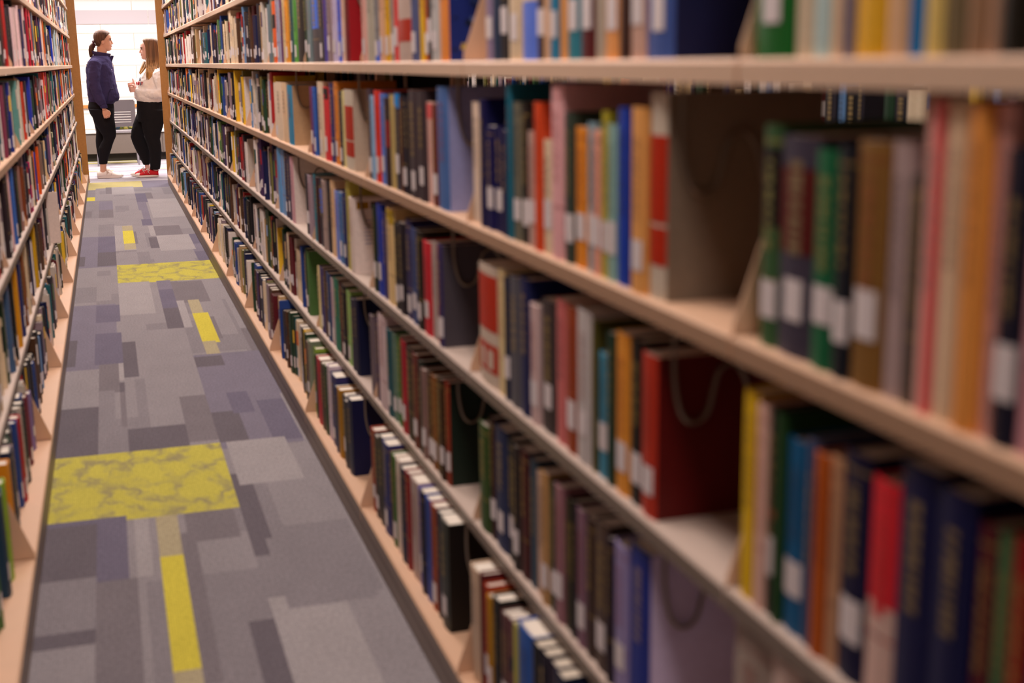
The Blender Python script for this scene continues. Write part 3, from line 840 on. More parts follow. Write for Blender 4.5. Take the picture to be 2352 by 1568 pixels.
    if b['nm'] == 'white' and b['sh'] == 2 and mC:     # printed front cover
        a = MB()
        for za, zb, xa, xb_, cc in ((.185, .205, .01, .045, 'b08010'), (.185, .205, .05, .09, '581c14')): a.poly([(xa, -t/2-.0005, za), (xb_, -t/2-.0005, za), (xb_, -t/2-.0005, zb), (xa, -t/2-.0005, zb)], hx(cc))
        for k in range(7): a.poly([(.03, -t/2-.0005, .15-k*.011), (.12, -t/2-.0005, .15-k*.011), (.12, -t/2-.0005, .154-k*.011), (.03, -t/2-.0005, .154-k*.011)], hx('a8a0b4'))
        a.obj('cover_print', M['book'], root)
    if b['nm'] == 'orange' and b['sh'] == 4 and mC:
        a = MB(); rr = random.Random(4)
        for k in range(90):
            xa = rr.uniform(.005, .17); za = rr.uniform(.01, h-.03); q = rr.uniform(.004, .014); cc = rr.choice(['2c4890', '18305c', '0c1838', '5870a8', 'b09840', '405890']) 
            if za < .035 and rr.random() < .6: cc = 'c8a838'
            a.poly([(xa, -t/2-.0005-k*.000004, za), (xa+q*1.4, -t/2-.0005-k*.000004, za), (xa+q*1.4, -t/2-.0005-k*.000004, za+q), (xa, -t/2-.0005-k*.000004, za+q)], hx(cc))
        a.obj('cover_print', M['book'], root)
    wd = 'slim' if t < .022 else ('thick' if t > .055 else '')
    names = dict(paleblue='pale blue', greyblue='grey-blue', steelblue='steel blue', slateblue='slate blue', skyblue='sky blue', darkgreen='dark green', darkgrey='dark grey', lightgreen='light green', greygreen='grey-green', olivegrey='olive grey', pinkishgrey='pinkish grey', rosepink='rose pink')
    cn = names.get(b['nm'], b['nm'])
    shn = ['bottom', 'second', 'third', 'fourth', 'fifth', 'sixth', 'seventh'][b['sh']]
    if b['row'] == 'R': bn = ['front unit', 'second unit', 'third unit', 'fourth unit', 'fifth unit', 'sixth unit', 'seventh unit', 'eighth unit'][b['bay']+2 if b['bay'] < -1 else b['bay']+1]
    else: bn = '%s unit across the aisle' % nth(b['bay']+4)
    if b['row'] == 'R': lab = ('%s %s book, %s from far end of %s shelf%s, %s' % (wd, cn, nth(b['ord']), shn, '' if b['sh'] == 0 else ' up', 'front unit' if b['bay'] < 0 else bn+' from front')).strip()
    else: lab = ('%s %s book, %s from far end, %s shelf, %s' % (wd, cn, nth(b['ord']), shn, bn)).strip()
    tagit(root, lab, 'book', 'books on the %s shelf %s' % (shn, 'beside the open near side' if b['row'] == 'R' else 'across the aisle'))
stuff = MB(); spages = MB(); slab = MB()
def stuff_book(b):
    s = 1 if b['row'] in 'RN' else -1
    t0, t1, h, D, z = b['y0'], b['y1'], b['h'], b['d'], ZS[b['sh']]; c = tint(b['hex']); x = b['x']
    X = lambda q: x+s*q
    r = random.Random(int(b['y0']*7919)+b['sh']*31)
    e = .0025
    ax, bx = X(0), X(D)
    # bulged spine (two facets), sides, top rim, page top
    ym = (t0+t1)/2; bx_ = X(-.003)
    for (p, q, u, v) in ((X(.001), t0, bx_, ym), (bx_, ym, X(.001), t1), (bx, t0, X(.001), t0), (X(.001), t1, bx, t1)):
        stuff.poly([(p, q, z), (u, v, z), (u, v, z+h), (p, q, z+h)], c)
    stuff.poly([(X(.001), t0, z+h), (bx, t0, z+h), (bx, t0+e, z+h), (X(.001+e), t0+e, z+h)], c)
    stuff.poly([(X(.001), t1, z+h), (bx, t1, z+h), (bx, t1-e, z+h), (X(.001+e), t1-e, z+h)], c)
    stuff.poly([(X(.001), t0, z+h), (X(.001+e), t0+e, z+h), (X(.001+e), t1-e, z+h), (X(.001), t1, z+h)], c)
    stuff.poly([(X(.001+e), t0+e, z+h-.003), (bx, t0+e, z+h-.003), (bx, t1-e, z+h-.003), (X(.001+e), t1-e, z+h-.003)], (.66, .58, .48))
    def patch(za, zb, col, k=.0006, ins=0):
        stuff.poly([(X(.001-k), t0+ins, za), (X(-.003-k), ym, za), (X(-.003-k), ym, zb), (X(.001-k), t0+ins, zb)], col)
        stuff.poly([(X(-.003-k), ym, za), (X(.001-k), t1-ins, za), (X(.001-k), t1-ins, zb), (X(-.003-k), ym, zb)], col)
    if 'L' in b['fl']: zz = z+r.uniform(.012, .045); patch(zz, zz+r.uniform(.03, .045), (.80, .74, .76), .0006, (t1-t0)*.08)
    if r.random() < .25: patch(z+h*r.uniform(.5, .6), z+h*r.uniform(.7, .9), tint(r.choice(PALETTE)[0]))
    elif r.random() < .6 and t1-t0 > .02:
        lum = sum(c)/3; tc_ = tint('a89468') if lum < .12 else (.10, .09, .10); zz = z+h*r.uniform(.4, .5); tc_ = tuple(.5*p+.5*q for p, q in zip(tc_, c))
        while zz < z+h*.85:
            l = r.uniform(.005, .014); w_ = (t1-t0)*.17
            stuff.poly([(X(-.0037), ym-w_, zz), (X(-.0037), ym+w_, zz), (X(-.0037), ym+w_, zz+l), (X(-.0037), ym-w_, zz+l)], tc_); zz += l+.004
for b in books:
    if id(b) in top: hero_book(b)
    else: stuff_book(b)
o = stuff.obj('shelved_books', M['book']); tagit(o, 'remaining library books packed on the shelves further along both rows', 'books', None, 'stuff')
# ------------------------------------------------------------------ wire supports
def wire_support(x, y, zs, lab):
    pts = [(.0, 0), (-.002, -.06), (.0, -.10), (.008, -.135), (.022, -.150), (.038, -.148), (.048, -.135), (.054, -.11), (.062, -.085), (.078, -.076), (.092, -.084), (.102, -.105), (.110, -.135), (.124, -.148), (.14, -.14)]
    mb = MB(); sm = []
    for k in range(len(pts)-1):
        p0, p1, p2, p3 = (Vector((*pts[max(0, min(len(pts)-1, q))], 0)) for q in (k-1, k, k+1, k+2))
        for u in (0, .33, .66): sm.append(.5*((2*p1)+(p2-p0)*u+(2*p0-5*p1+4*p2-p3)*u*u+(3*p1-p0-3*p2+p3)*u**3))
    mb.tube([(q.x, 0, q.y, .0030) for q in sm], 8); o = mb.obj('wire_book_support', M['wire'], smooth=True); o.location = (x, y, zs)
    tagit(o, lab, 'book support', 'wire book supports hanging under the shelves')
for s in range(6):
    rs = [b for b in books if b['row'] == 'R' and b['hero'] and b['sh'] == s]; rs.sort(key=lambda b: b['y0'])
    for a, b in zip(rs, rs[1:]):
        if b['y0']-a['y1'] > .05:
            nm = dict(steelblue='steel blue', darkgreen='dark green').get(b['nm'], b['nm'])
            wire_support(.665 if s else .640, b['y0']-.006, ZS[s+1]-.0125, 'bent wire book support against the %s book, %s shelf, %s unit' % (nm, ['bottom', 'second', 'third', 'fourth', 'fifth'][s], ['front', 'second', 'third', 'fourth', 'fifth'][b['bay']+1]))
# ------------------------------------------------------------------ chair
def chair():
    t = tagit(empty('side_chair', (.09, 17.15, 0)), 'grey plastic chair with slotted backrest standing between the two people', 'chair')
    g = mat('grey_plastic', (.17, .15, .155), .5); gm = mat('grey_metal', (.42, .40, .42), .35, metal=.5)
    mb = MB(); W = .25
    def yb(z): return -.02-.10*(z-.5)/.33
    # backrest shell with five slots in its lower half
    zs = [.495, .548, .558, .580, .590, .612, .622, .644, .654, .676, .686, .76, .82, .835]
    xs = [-W, -W+.055, W-.055, W]
    for i in range(len(zs)-1):
        slot = i in (1, 3, 5, 7, 9)
        wd = 1 if zs[i+1] < .83 else .96
        for j in range(3):
            if slot and j == 1: continue
            for off in (0, .012):
                mb.poly([(xs[j]*wd, yb(zs[i])+off+.05*(1-(xs[j]/W)**2)-.05, zs[i]), (xs[j+1]*wd, yb(zs[i])+off+.05*(1-(xs[j+1]/W)**2)-.05, zs[i]), (xs[j+1]*wd, yb(zs[i+1])+off+.05*(1-(xs[j+1]/W)**2)-.05, zs[i+1]), (xs[j]*wd, yb(zs[i+1])+off+.05*(1-(xs[j]/W)**2)-.05, zs[i+1])])
    mb.obj('backrest', g, t)
    for z in (.553, .585, .617, .649, .681):
        m2 = MB(); y = yb(z)-.006; m2.tube([(-W+.055, y-.01, z-.004, .004), (0, y, z-.006, .004), (W-.055, y-.01, z-.004, .004)], 6); m2.obj('slat', gm, t)
    mb = MB(); mb.box(-W, W, -.03, .40, .418, .458); mb.obj('seat', gm, t, bevel=.012)
    cm = mat('seat_pattern', (.30, .30, .10), .9)
    nt = cm.node_tree; n = nt.nodes.new('ShaderNodeTexNoise'); n.inputs['Scale'].default_value = 14; cr = nt.nodes.new('ShaderNodeValToRGB'); cr.color_ramp.interpolation = 'CONSTANT'
    for p, c in ((0, '2c3c4c'), (.42, '6c6c24'), (.5, 'a8a050'), (.6, '4c5430')):
        e = cr.color_ramp.elements.new(p) if p else cr.color_ramp.elements[0]; e.color = (*hx(c), 1)
    tc = nt.nodes.new('ShaderNodeTexCoord'); nt.links.new(tc.outputs['Object'], n.inputs['Vector']); nt.links.new(n.outputs['Fac'], cr.inputs[0]); nt.links.new(cr.outputs[0], nt.nodes['Principled BSDF'].inputs['Base Color'])
    mb = MB(); mb.box(-W+.02, W-.02, -.02, .38, .459, .495); mb.obj('cushion', cm, t, bevel=.012)
    for sx in (-1, 1):
        for (ya, yb_) in ((.02, -.03), (.36, .40)):
            m2 = MB(); m2.tube([(sx*.235, ya, .42, .011), (sx*.25, yb_, .005, .011)], 8); m2.obj('leg', gm, t, smooth=True)
        m2 = MB(); m2.tube([(sx*.24, .02, .43, .010), (sx*.245, -.04, .5, .010), (sx*.245, -.08, .62, .010)], 8); m2.obj('back_support', gm, t, smooth=True)
chair()
# ------------------------------------------------------------------ people
def fabric(name, col, rough=.9, sheen=True):
    return mat(name, col, rough, .10, 30, .3, spec=.1)
def hand(mb, palm, d, curl, up, scale=1.0, thumb=None):
    """palm centre, d = finger direction, up = knuckle row direction; fingers as own bent chains"""
    d = Vector(d).normalized(); up = Vector(up).normalized(); nrm = d.cross(up).normalized()*curl
    P = Vector(palm)
    a = P-d*.035*scale; b = P+d*.035*scale
    for k in (-1.5, -.5, .5, 1.5):
        q = up*k*.017*scale
        mb.tube([(*(a+q*.7), .012*scale), (*(P+q), .0135*scale), (*(b+q), .011*scale)], 8)
    L = (.068, .080, .076, .058)
    for k in range(4):
        q = up*(1.5-k)*.0185*scale; p0 = b+q; l = L[k]*scale
        p1 = p0+(d*.7+nrm*.7)*l*.42; p2 = p1+(-d*.15+nrm*.95)*l*.34; p3 = p2+(-d*.85+nrm*.35)*l*.30
        mb.tube([(*p0, .0095*scale), (*p1, .009*scale), (*p2, .0082*scale), (*p3, .0068*scale)], 8)
    th = thumb or [P-d*.02+up*.03, P+up*.052+nrm*.012, P+d*.02+up*.062+nrm*.03, P+d*.045+up*.058+nrm*.038]
    mb.tube([(*Vector(p), r*scale) for p, r in zip(th, (.013, .012, .0105, .0085))], 8)
def head_rings(x0, z0, H, sg, yc, grow=0.0):
    T = [(-.02, -.005, .070, .022), (.04, -.025, .091, .036), (.10, -.040, .094, .045), (.17, -.050, .0925, .051), (.205, -.054, .096, .054), (.235, -.057, .0925, .056), (.265, -.060, .0965, .058), (.31, -.064, .094, .061),
         (.38, -.070, .094, .066), (.46, -.076, .090, .069), (.52, -.080, .091, .071), (.58, -.083, .099, .072), (.66, -.085, .098, .073), (.75, -.083, .094, .072), (.84, -.074, .082, .066), (.91, -.058, .064, .055), (.97, -.032, .036, .036), (1.0, -.008, .014, .015)]
    return [(z0+t*H+(grow if t > .5 else 0)*(t-.5)*2, x0+sg*(a-grow), x0+sg*(b+grow*(.6 if t > .6 else 0)), yc, w_+grow) for t, a, b, w_ in T]
def nose(mb, x0, z0, H, sg, yc):
    mb.tube([(x0+sg*.087, yc, z0+.56*H, .007), (x0+sg*.097, yc, z0+.46*H, .0085), (x0+sg*.105, yc, z0+.375*H, .010), (x0+sg*.097, yc, z0+.32*H, .010)], 10)
    mb.ball((x0+sg*.1055, yc, z0+.352*H), (.0105, .010, .0095))
    for s in (-1, 1): mb.ball((x0+sg*.099, yc+s*.010, z0+.335*H), (.009, .0075, .0075))
def face(root, x0, z0, H, sg, yc, lipc, browc, smile):
    for s in (-1, 1):
        e = MB(); e.ball((x0+sg*.0775, yc+s*.034, z0+.505*H), (.012, .0125, .0065), 12, 8); e.obj('eye', mat('eye_white', (.50, .40, .36), .3), root, smooth=True)
        e = MB(); e.ball((x0+sg*.0845, yc+s*.037, z0+.505*H), (.0062, .0085, .0062), 10, 7); e.obj('iris', mat('iris_dark', (.03, .02, .015), .25), root, smooth=True)
        b = MB(); b.tube([(x0+sg*.097, yc+s*.016, z0+.575*H, .0028), (x0+sg*.093, yc+s*.036, z0+.598*H, .003), (x0+sg*.078, yc+s*.055, z0+.585*H, .002)], 6); b.obj('eyebrow', mat('brow_hair', browc, .8), root, smooth=True)
        b = MB(); b.tube([(x0+sg*.092, yc+s*.020, z0+.535*H, .0022), (x0+sg*.0925, yc+s*.035, z0+.548*H, .0022), (x0+sg*.082, yc+s*.050, z0+.535*H, .0018)], 6); b.obj('eyelid', mat('lash', (.06, .03, .02), .8), root, smooth=True)
    u = .010 if smile else .0
    for (zz, r) in ((.232, .0042), (.200, .0052)):
        l = MB(); l.tube([(x0+sg*.074, yc-.027, z0+zz*H+u*1.4, .0018), (x0+sg*.090, yc-.013, z0+zz*H+u*.2, r), (x0+sg*.0945, yc, z0+zz*H, r), (x0+sg*.090, yc+.013, z0+zz*H+u*.2, r), (x0+sg*.074, yc+.027, z0+zz*H+u*1.4, .0018)], 8)
        l.obj('lip', mat('lip', lipc, .4), root, smooth=True)
def ear(mb, x0, z0, H, sg, yc):
    for s in (-1, 1): mb.ball((x0+sg*.004, yc+s*.073, z0+.43*H), (.018, .009, .030), 10, 8)
def dense(rings, k=5):
    out = []
    for i in range(len(rings)-1):
        for j in range(k):
            u = j/k; out.append(tuple(a*(1-u)+b*u for a, b in zip(rings[i], rings[i+1])))
    return out+[rings[-1]]
def interp(t, tab):
    for (a, b), (c, d) in zip(tab, tab[1:]):
        if t <= c: return b+(d-b)*max(0, (t-a))/(c-a)
    return tab[-1][1]
def shell(name, rings, keep, m, root, n=36, thick=.006):
    mb = MB(); mb.hrings(rings, n); v = mb.v; nf = []
    for f in mb.f:
        c = Vector((0, 0, 0))
        for i in f: c += Vector(v[i])
        c /= len(f)
        if keep(c): nf.append(f)
    mb.f = nf; mb.c = [None]*len(nf)
    o = mb.obj(name, m, root, smooth=True); s = o.modifiers.new('t', 'SOLIDIFY'); s.thickness = thick; s.offset = 1
    return o
def strands(m, base, tipc, z0, z1, scale):
    """hair colour that runs from root colour to tip colour with height, fine strand streaks"""
    nt = m.node_tree; b = nt.nodes['Principled BSDF']; tc = nt.nodes.new('ShaderNodeTexCoord'); sp = nt.nodes.new('ShaderNodeSeparateXYZ'); nt.links.new(tc.outputs['Object'], sp.inputs[0])
    mr = nt.nodes.new('ShaderNodeMapRange'); mr.inputs[1].default_value = z0; mr.inputs[2].default_value = z1; nt.links.new(sp.outputs[2], mr.inputs[0])
    mx = nt.nodes.new('ShaderNodeMix'); mx.data_type = 'RGBA'; nt.links.new(mr.outputs[0], mx.inputs[0]); mx.inputs[6].default_value = (*tipc, 1); mx.inputs[7].default_value = (*base, 1)
    mp = nt.nodes.new('ShaderNodeMapping'); mp.inputs['Scale'].default_value = (1, 1, .06); nt.links.new(tc.outputs['Object'], mp.inputs[0])
    n = nt.nodes.new('ShaderNodeTexNoise'); n.inputs['Scale'].default_value = scale; n.inputs['Detail'].default_value = 2; nt.links.new(mp.outputs[0], n.inputs['Vector'])
    r2 = nt.nodes.new('ShaderNodeMapRange'); r2.inputs[1].default_value = .35; r2.inputs[2].default_value = .65; r2.inputs[3].default_value = .6; r2.inputs[4].default_value = 1.35; nt.links.new(n.outputs['Fac'], r2.inputs[0])
    s = nt.nodes.new('ShaderNodeVectorMath'); s.operation = 'SCALE'; nt.links.new(mx.outputs[2], s.inputs[0]); nt.links.new(r2.outputs[0], s.inputs['Scale']); nt.links.new(s.outputs[0], b.inputs['Base Color'])
def shoe(parent, heelx, toex, yc, up, sole, lace, ankx, h=.085):
    L = toex-heelx; s = 1 if L > 0 else -1; L = abs(L); X = lambda q: heelx+s*q*L
    mb = MB()
    secs = [(.0, .032, .045, .078), (.05, .040, .0, .082), (.20, .041, .0, .085), (.36, .042, .0, .092), (.48, .043, .0, .088), (.60, .046, .0, .070), (.74, .047, .0, .052), (.88, .042, .0, .044), (.97, .028, .0, .036), (1.0, .012, .0, .028)]
    n = 14; rings = []
    for q, w_, lo, hi in secs:
        ring = []
        for i in range(n):
            a = 2*math.pi*i/n; c_, s_ = math.cos(a), math.sin(a)
            yy = w_*math.copysign(abs(c_)**.7, c_)*(1 if s_ < 0 else (1-.45*s_)); zz = .018+(hi-.018)*(.5+.5*s_) if s_ > -.99 else .018
            ring.append((X(q), yc+yy, max(.016, .016+(hi-.016)*(.5+.5*math.copysign(abs(s_)**.6, s_)))))
        rings.append(ring)
    vs = [p for r in rings for p in r]; fs = [(r*n+i, r*n+(i+1) % n, (r+1)*n+(i+1) % n, (r+1)*n+i) for r in range(len(rings)-1) for i in range(n)]+[tuple(range(n)), tuple((len(rings)-1)*n+i for i in range(n))]
    mb.add(vs, fs); o = mb.obj('shoe', up, parent, smooth=True)
    o.modifiers.new('s', 'SUBSURF').render_levels = 1
    m2 = MB(); pts = []
    for k in range(24):
        a = 2*math.pi*k/24; q = .5-.505*math.cos(a); w_ = .049*math.sin(a)*(1 if q > .3 else .88)*(1-.10*(q < .35)); pts.append((X(q), yc+math.copysign(abs(w_/.049)**.6*.049*(.9 if q < .4 else 1), w_)))
    m2.add([(x, y, .003+.010*max(0, (abs(x-heelx)/L-.85)/.15)) for x, y in pts]+[(x, y, .026+.012*max(0, (abs(x-heelx)/L-.85)/.15)) for x, y in pts], [tuple(range(24))[::-1], tuple(range(24, 48))]+[(i, (i+1) % 24, 24+(i+1) % 24, 24+i) for i in range(24)])
    m2.obj('sole', sole, o, bevel=.003)
    if s < 0:
        tc = MB(); tc.ball((X(.86), yc, .028), (.042, .044, .024), 12, 8); tc.obj('toe_cap', sole, o, smooth=True)
    lc = MB()
    for k in range(6):
        q = .38+.055*k; z = .102-.009*k-(.0 if k < 2 else .004)
        lc.tube([(X(q), yc-.036, z-.022, .0042), (X(q+.015), yc, z+.002, .0042), (X(q), yc+.030, z-.020, .003)], 6)
        lc.tube([(X(q), yc-.040, z-.030, .0040), (X(q+.06), yc+.004, z-.004, .0038), (X(q+.06), yc+.028, z-.026, .0026)], 6)
    for dx, dz in ((-.03, -.03), (.02, -.045)):
        lc.tube([(X(.42), yc-.02, .095, .003), (X(.42)+s*.03+dx, yc-.047, .09+dz*.4, .0028), (X(.47)+dx, yc-.052, .058+dz*.3, .0026)], 6)
    lc.obj('laces', lace, o, smooth=True)
def person_a():
    Y = 15.35; root = tagit(empty('person', (0, 0, 0)), 'person with brown ponytail, navy quarter-zip sweatshirt, black leggings and white sneakers, standing', 'person')
    x0, z0, H = .010, 1.428, .222
    b = MB(); b.hrings(head_rings(x0, z0, H, 1, Y), 28); nose(b, x0, z0, H, 1, Y); ear(b, x0, z0, H, 1, Y)
    b.hrings([(1.30, -.11, .05, Y, .10), (1.345, -.085, .045, Y, .064), (1.39, -.064, .044, Y, .052), (1.43, -.055, .055, Y, .050), (1.47, -.055, .065, Y, .052)], 20)
    b.hrings([(.80, -.17, .05, Y, .15), (.95, -.16, .06, Y, .14), (1.10, -.165, .06, Y, .15), (1.22, -.165, .055, Y, .17), (1.30, -.14, .03, Y, .14), (1.33, -.10, .02, Y, .08)], 24)
    for s in (-1, 1):
        sh, el, wr = (-.075, Y+s*.165, 1.275), (-.105, Y+s*.215, 1.05), (-.035, Y+s*.20, .80)
        b.tube([(*sh, .045), (*el, .036), ((el[0]+wr[0])/2, Y+s*.21, .92, .034), (*wr, .024), (-.028, Y+s*.198, .775, .022)], 14)
        hand(b, (-.018, Y+s*.195, .742), (.22, 0, -.97), 1, (.95, 0, .25), .95, [Vector((-.012, Y-.0+s*.195, .775)), Vector((.022, Y+s*.187-.012, .755)), Vector((.030, Y+s*.187-.016, .735)), Vector((.024, Y+s*.187-.018, .715))] if True else None)
    legs = [(-.075, -.09), (.085, .09)]
    near = [(.78, -.14, .02), (.60, -.09, .035), (.47, -.045, .045), (.40, -.075, .015), (.34, -.105, -.005), (.23, -.118, -.045), (.165, -.128, -.055), (.10, -.130, -.062), (.05, -.14, -.06)]
    b.hrings([(z, a, c, Y-.076+(.01 if z < .3 else 0), (c-a)*.36 if z > .2 else .030) for z, a, c in near[::-1]], 18)
    far = [(.78, -.14, .02), (.60, -.12, -.01), (.48, -.13, -.04), (.34, -.14, -.06), (.17, -.130, -.066), (.10, -.13, -.066), (.05, -.14, -.06)]
    b.hrings([(z, a, c, Y+.070, (c-a)*.36 if z > .2 else .030) for z, a, c in far[::-1]], 18)
    b.hrings([(.03, -.14, .05, Y-.066, .026), (.05, -.14, -.02, Y-.066, .026)], 12); b.hrings([(.03, -.14, .04, Y+.078, .026), (.05, -.14, -.03, Y+.078, .026)], 12)
    b.obj('body', M['skinA'], root, True, remesh=.0034, sm=3)
    face(root, x0, z0, H, 1, Y, (.55, .20, .16), (.10, .05, .03), True)
    # sweatshirt
    nv = fabric('navy_fleece', (.040, .032, .095))
    t = MB()
    t.hrings([(.838, -.178, .078, Y, .165), (.862, -.184, .100, Y, .172), (.872, -.190, .130, Y, .180), (.905, -.194, .147, Y, .190), (.95, -.198, .143, Y, .195), (1.05, -.199, .124, Y, .198), (1.15, -.196, .112, Y, .200), (1.22, -.191, .106, Y, .198), (1.275, -.182, .100, Y, .19), (1.315, -.160, .092, Y, .165), (1.345, -.132, .083, Y, .125), (1.372, -.105, .072, Y, .090)], 30, p=2.25)
    for s in (-1, 1):
        t.tube([(-.075, Y+s*.12, 1.30, .060), (-.088, Y+s*.175, 1.275, .075), (-.104, Y+s*.208, 1.17, .068), (-.112, Y+s*.222, 1.06, .064), (-.088, Y+s*.222, .96, .056), (-.062, Y+s*.215, .885, .054), (-.046, Y+s*.210, .845, .047), (-.038, Y+s*.206, .835, .038), (-.030, Y+s*.203, .795, .036)], 18)
    t.obj('sweatshirt', nv, root, True, remesh=.006, sm=4, disp=(.020, .075))
    c = MB()  # stand collar, open at the front
    ring = []
    for k in range(21):
        a = math.radians(28+304*k/20); ca, sa = math.cos(a), math.sin(a)
        fr = max(0, ca); xx = -.015+.078*ca+.012*fr; ring.append((xx+.028*fr**2, Y+.068*sa, 1.352+.016*(1-ca)*.5, xx+.014*ca+.03*fr**2-.012*(1-ca), Y+.070*sa*(1+.25*fr), 1.392+.040*(1-ca)*.5))
    for k in range(20):
        p, q = ring[k], ring[k+1]; c.poly([p[:3], q[:3], q[3:], p[3:]])
    co = c.obj('collar', nv, root, True); wd = co.modifiers.new('w', 'WELD'); sd = co.modifiers.new('t', 'SOLIDIFY'); sd.thickness = .010; ss = co.modifiers.new('s', 'SUBSURF'); ss.render_levels = 2
    c = MB(); c.poly([(.070, Y-.030, 1.352), (.094, Y-.045, 1.300), (.120, Y-.040, 1.368), (.098, Y-.034, 1.372)]); c.poly([(.070, Y+.030, 1.352), (.094, Y+.045, 1.300), (.120, Y+.040, 1.368), (.098, Y+.034, 1.372)])
    co = c.obj('lapel', nv, root); sd = co.modifiers.new('t', 'SOLIDIFY'); sd.thickness = .006
    c = MB(); c.tube([(.062, Y-.030, 1.362, .003), (.084, Y-.028, 1.325, .003), (.106, Y-.016, 1.27, .003), (.110, Y-.012, 1.22, .003)], 6); c.obj('zip', mat('zip_tape', (.62, .48, .44), .5), root)
    for s in (-1, 1):
        c = MB(); c.hrings([(.795, -.070, .008, Y+s*.203, .038), (.835, -.082, .006, Y+s*.206, .041)], 16); c.obj('cuff', nv, root, True, bevel=.004)
    c = MB(); c.box(-.002, .003, -.001, .001, 0, .12)
    pk = MB(); pk.tube([(.055, Y-.182, 1.005, .0035), (.03, Y-.190, .955, .0035), (.018, Y-.193, .90, .0035), (.015, Y-.188, .865, .003)], 6); pk.tube([(.055, Y-.182, 1.005, .0035), (.10, Y-.125, 1.008, .0035), (.122, Y-.06, 1.01, .0035)], 6); pk.obj('pocket_seam', mat('navy_seam', (.02, .016, .05), .9), root)
    lg = MB()
    for k, (xx, zz) in enumerate(((-.164, 1.305), (-.176, 1.28), (-.183, 1.255))): lg.ball((xx-.002, Y-.04, zz), (.008, .040, .009))
    lg.obj('back_print', mat('white_print', (.8, .8, .8), .6), root, True)
    lg = MB(); lg.ball((.080, Y-.110, 1.215), (.012, .010, .004)); lg.ball((.083, Y-.110, 1.200), (.012, .010, .003)); lg.obj('chest_print', mat('pale_print', (.6, .5, .7), .6), root, True)
    # leggings
    bk = fabric('black_knit', (.010, .009, .012))
    p = MB()
    p.hrings([(.915, -.172, .066, Y, .150), (.87, -.190, .074, Y, .165), (.80, -.206, .080, Y, .175), (.74, -.192, .078, Y, .172), (.70, -.175, .074, Y, .165)][::-1], 26)
    nr = [(.78, -.196, .070), (.68, -.162, .072), (.60, -.135, .077), (.53, -.098, .080), (.475, -.068, .076), (.44, -.072, .058), (.40, -.098, .038), (.345, -.128, .018), (.29, -.130, -.004), (.23, -.134, -.026), (.19, -.136, -.040), (.163, -.137, -.043)]
    p.hrings([(z, a, c_, Y-.083+.018*(z < .6), (c_-a)*.44) for z, a, c_ in nr[::-1]], 20)
    fr = [(.78, -.19, .06), (.68, -.165, .04), (.60, -.150, .01), (.53, -.138, -.01), (.47, -.148, -.018), (.42, -.154, -.03), (.36, -.155, -.045), (.30, -.150, -.05), (.23, -.142, -.055), (.163, -.137, -.06)]
    p.hrings([(z, a, c_, Y+.083-.018*(z < .6), (c_-a)*.5) for z, a, c_ in fr[::-1]], 20)
    p.obj('leggings', bk, root, True, remesh=.006, sm=5)
    wh = mat('white_leather', (.78, .70, .66), .5); lc = mat('cream_lace', (.70, .55, .46), .8)
    shoe(root, -.168, .118, Y-.066, wh, wh, lc, -.09); shoe(root, -.160, .105, Y+.078, wh, wh, lc, -.09)
    # hair
    hm = mat('brown_hair', (.12, .055, .03), .65); strands(hm, (.12, .058, .034), (.07, .03, .018), z0+.3*H, z0+H, 90)
    def line(c):
        t = (c.z-z0)/H; front = interp(t, [(.2, -.038), (.34, -.020), (.47, -.004), (.52, .020), (.62, .034), (.72, .052), (.82, .074), (.88, .086), (.93, .2), (1.1, .2)])
        return c.x-x0 < front and t > .22+.25*max(0, (c.x-x0+.06))
    shell('hair', dense(head_rings(x0, z0, H, 1, Y, .005), 5), line, hm, root, 84, .005)
    t = MB(); t.tube([(-.070, Y, 1.505, .026), (-.095, Y, 1.492, .022), (-.110, Y-.004, 1.468, .030), (-.119, Y-.006, 1.43, .028), (-.124, Y-.006, 1.39, .022), (-.128, Y-.006, 1.355, .010)], 14); t.obj('ponytail', hm, root, True)
    t = MB()
    for k in range(10):
        a = 2*math.pi*k/10; t.ball((-.086+.004*math.cos(3*a), Y+.030*math.cos(a), 1.500+.030*math.sin(a)), .013, 8, 6)
    t.obj('scrunchie', mat('maroon_cloth', (.05, .010, .016), .8), root, True)
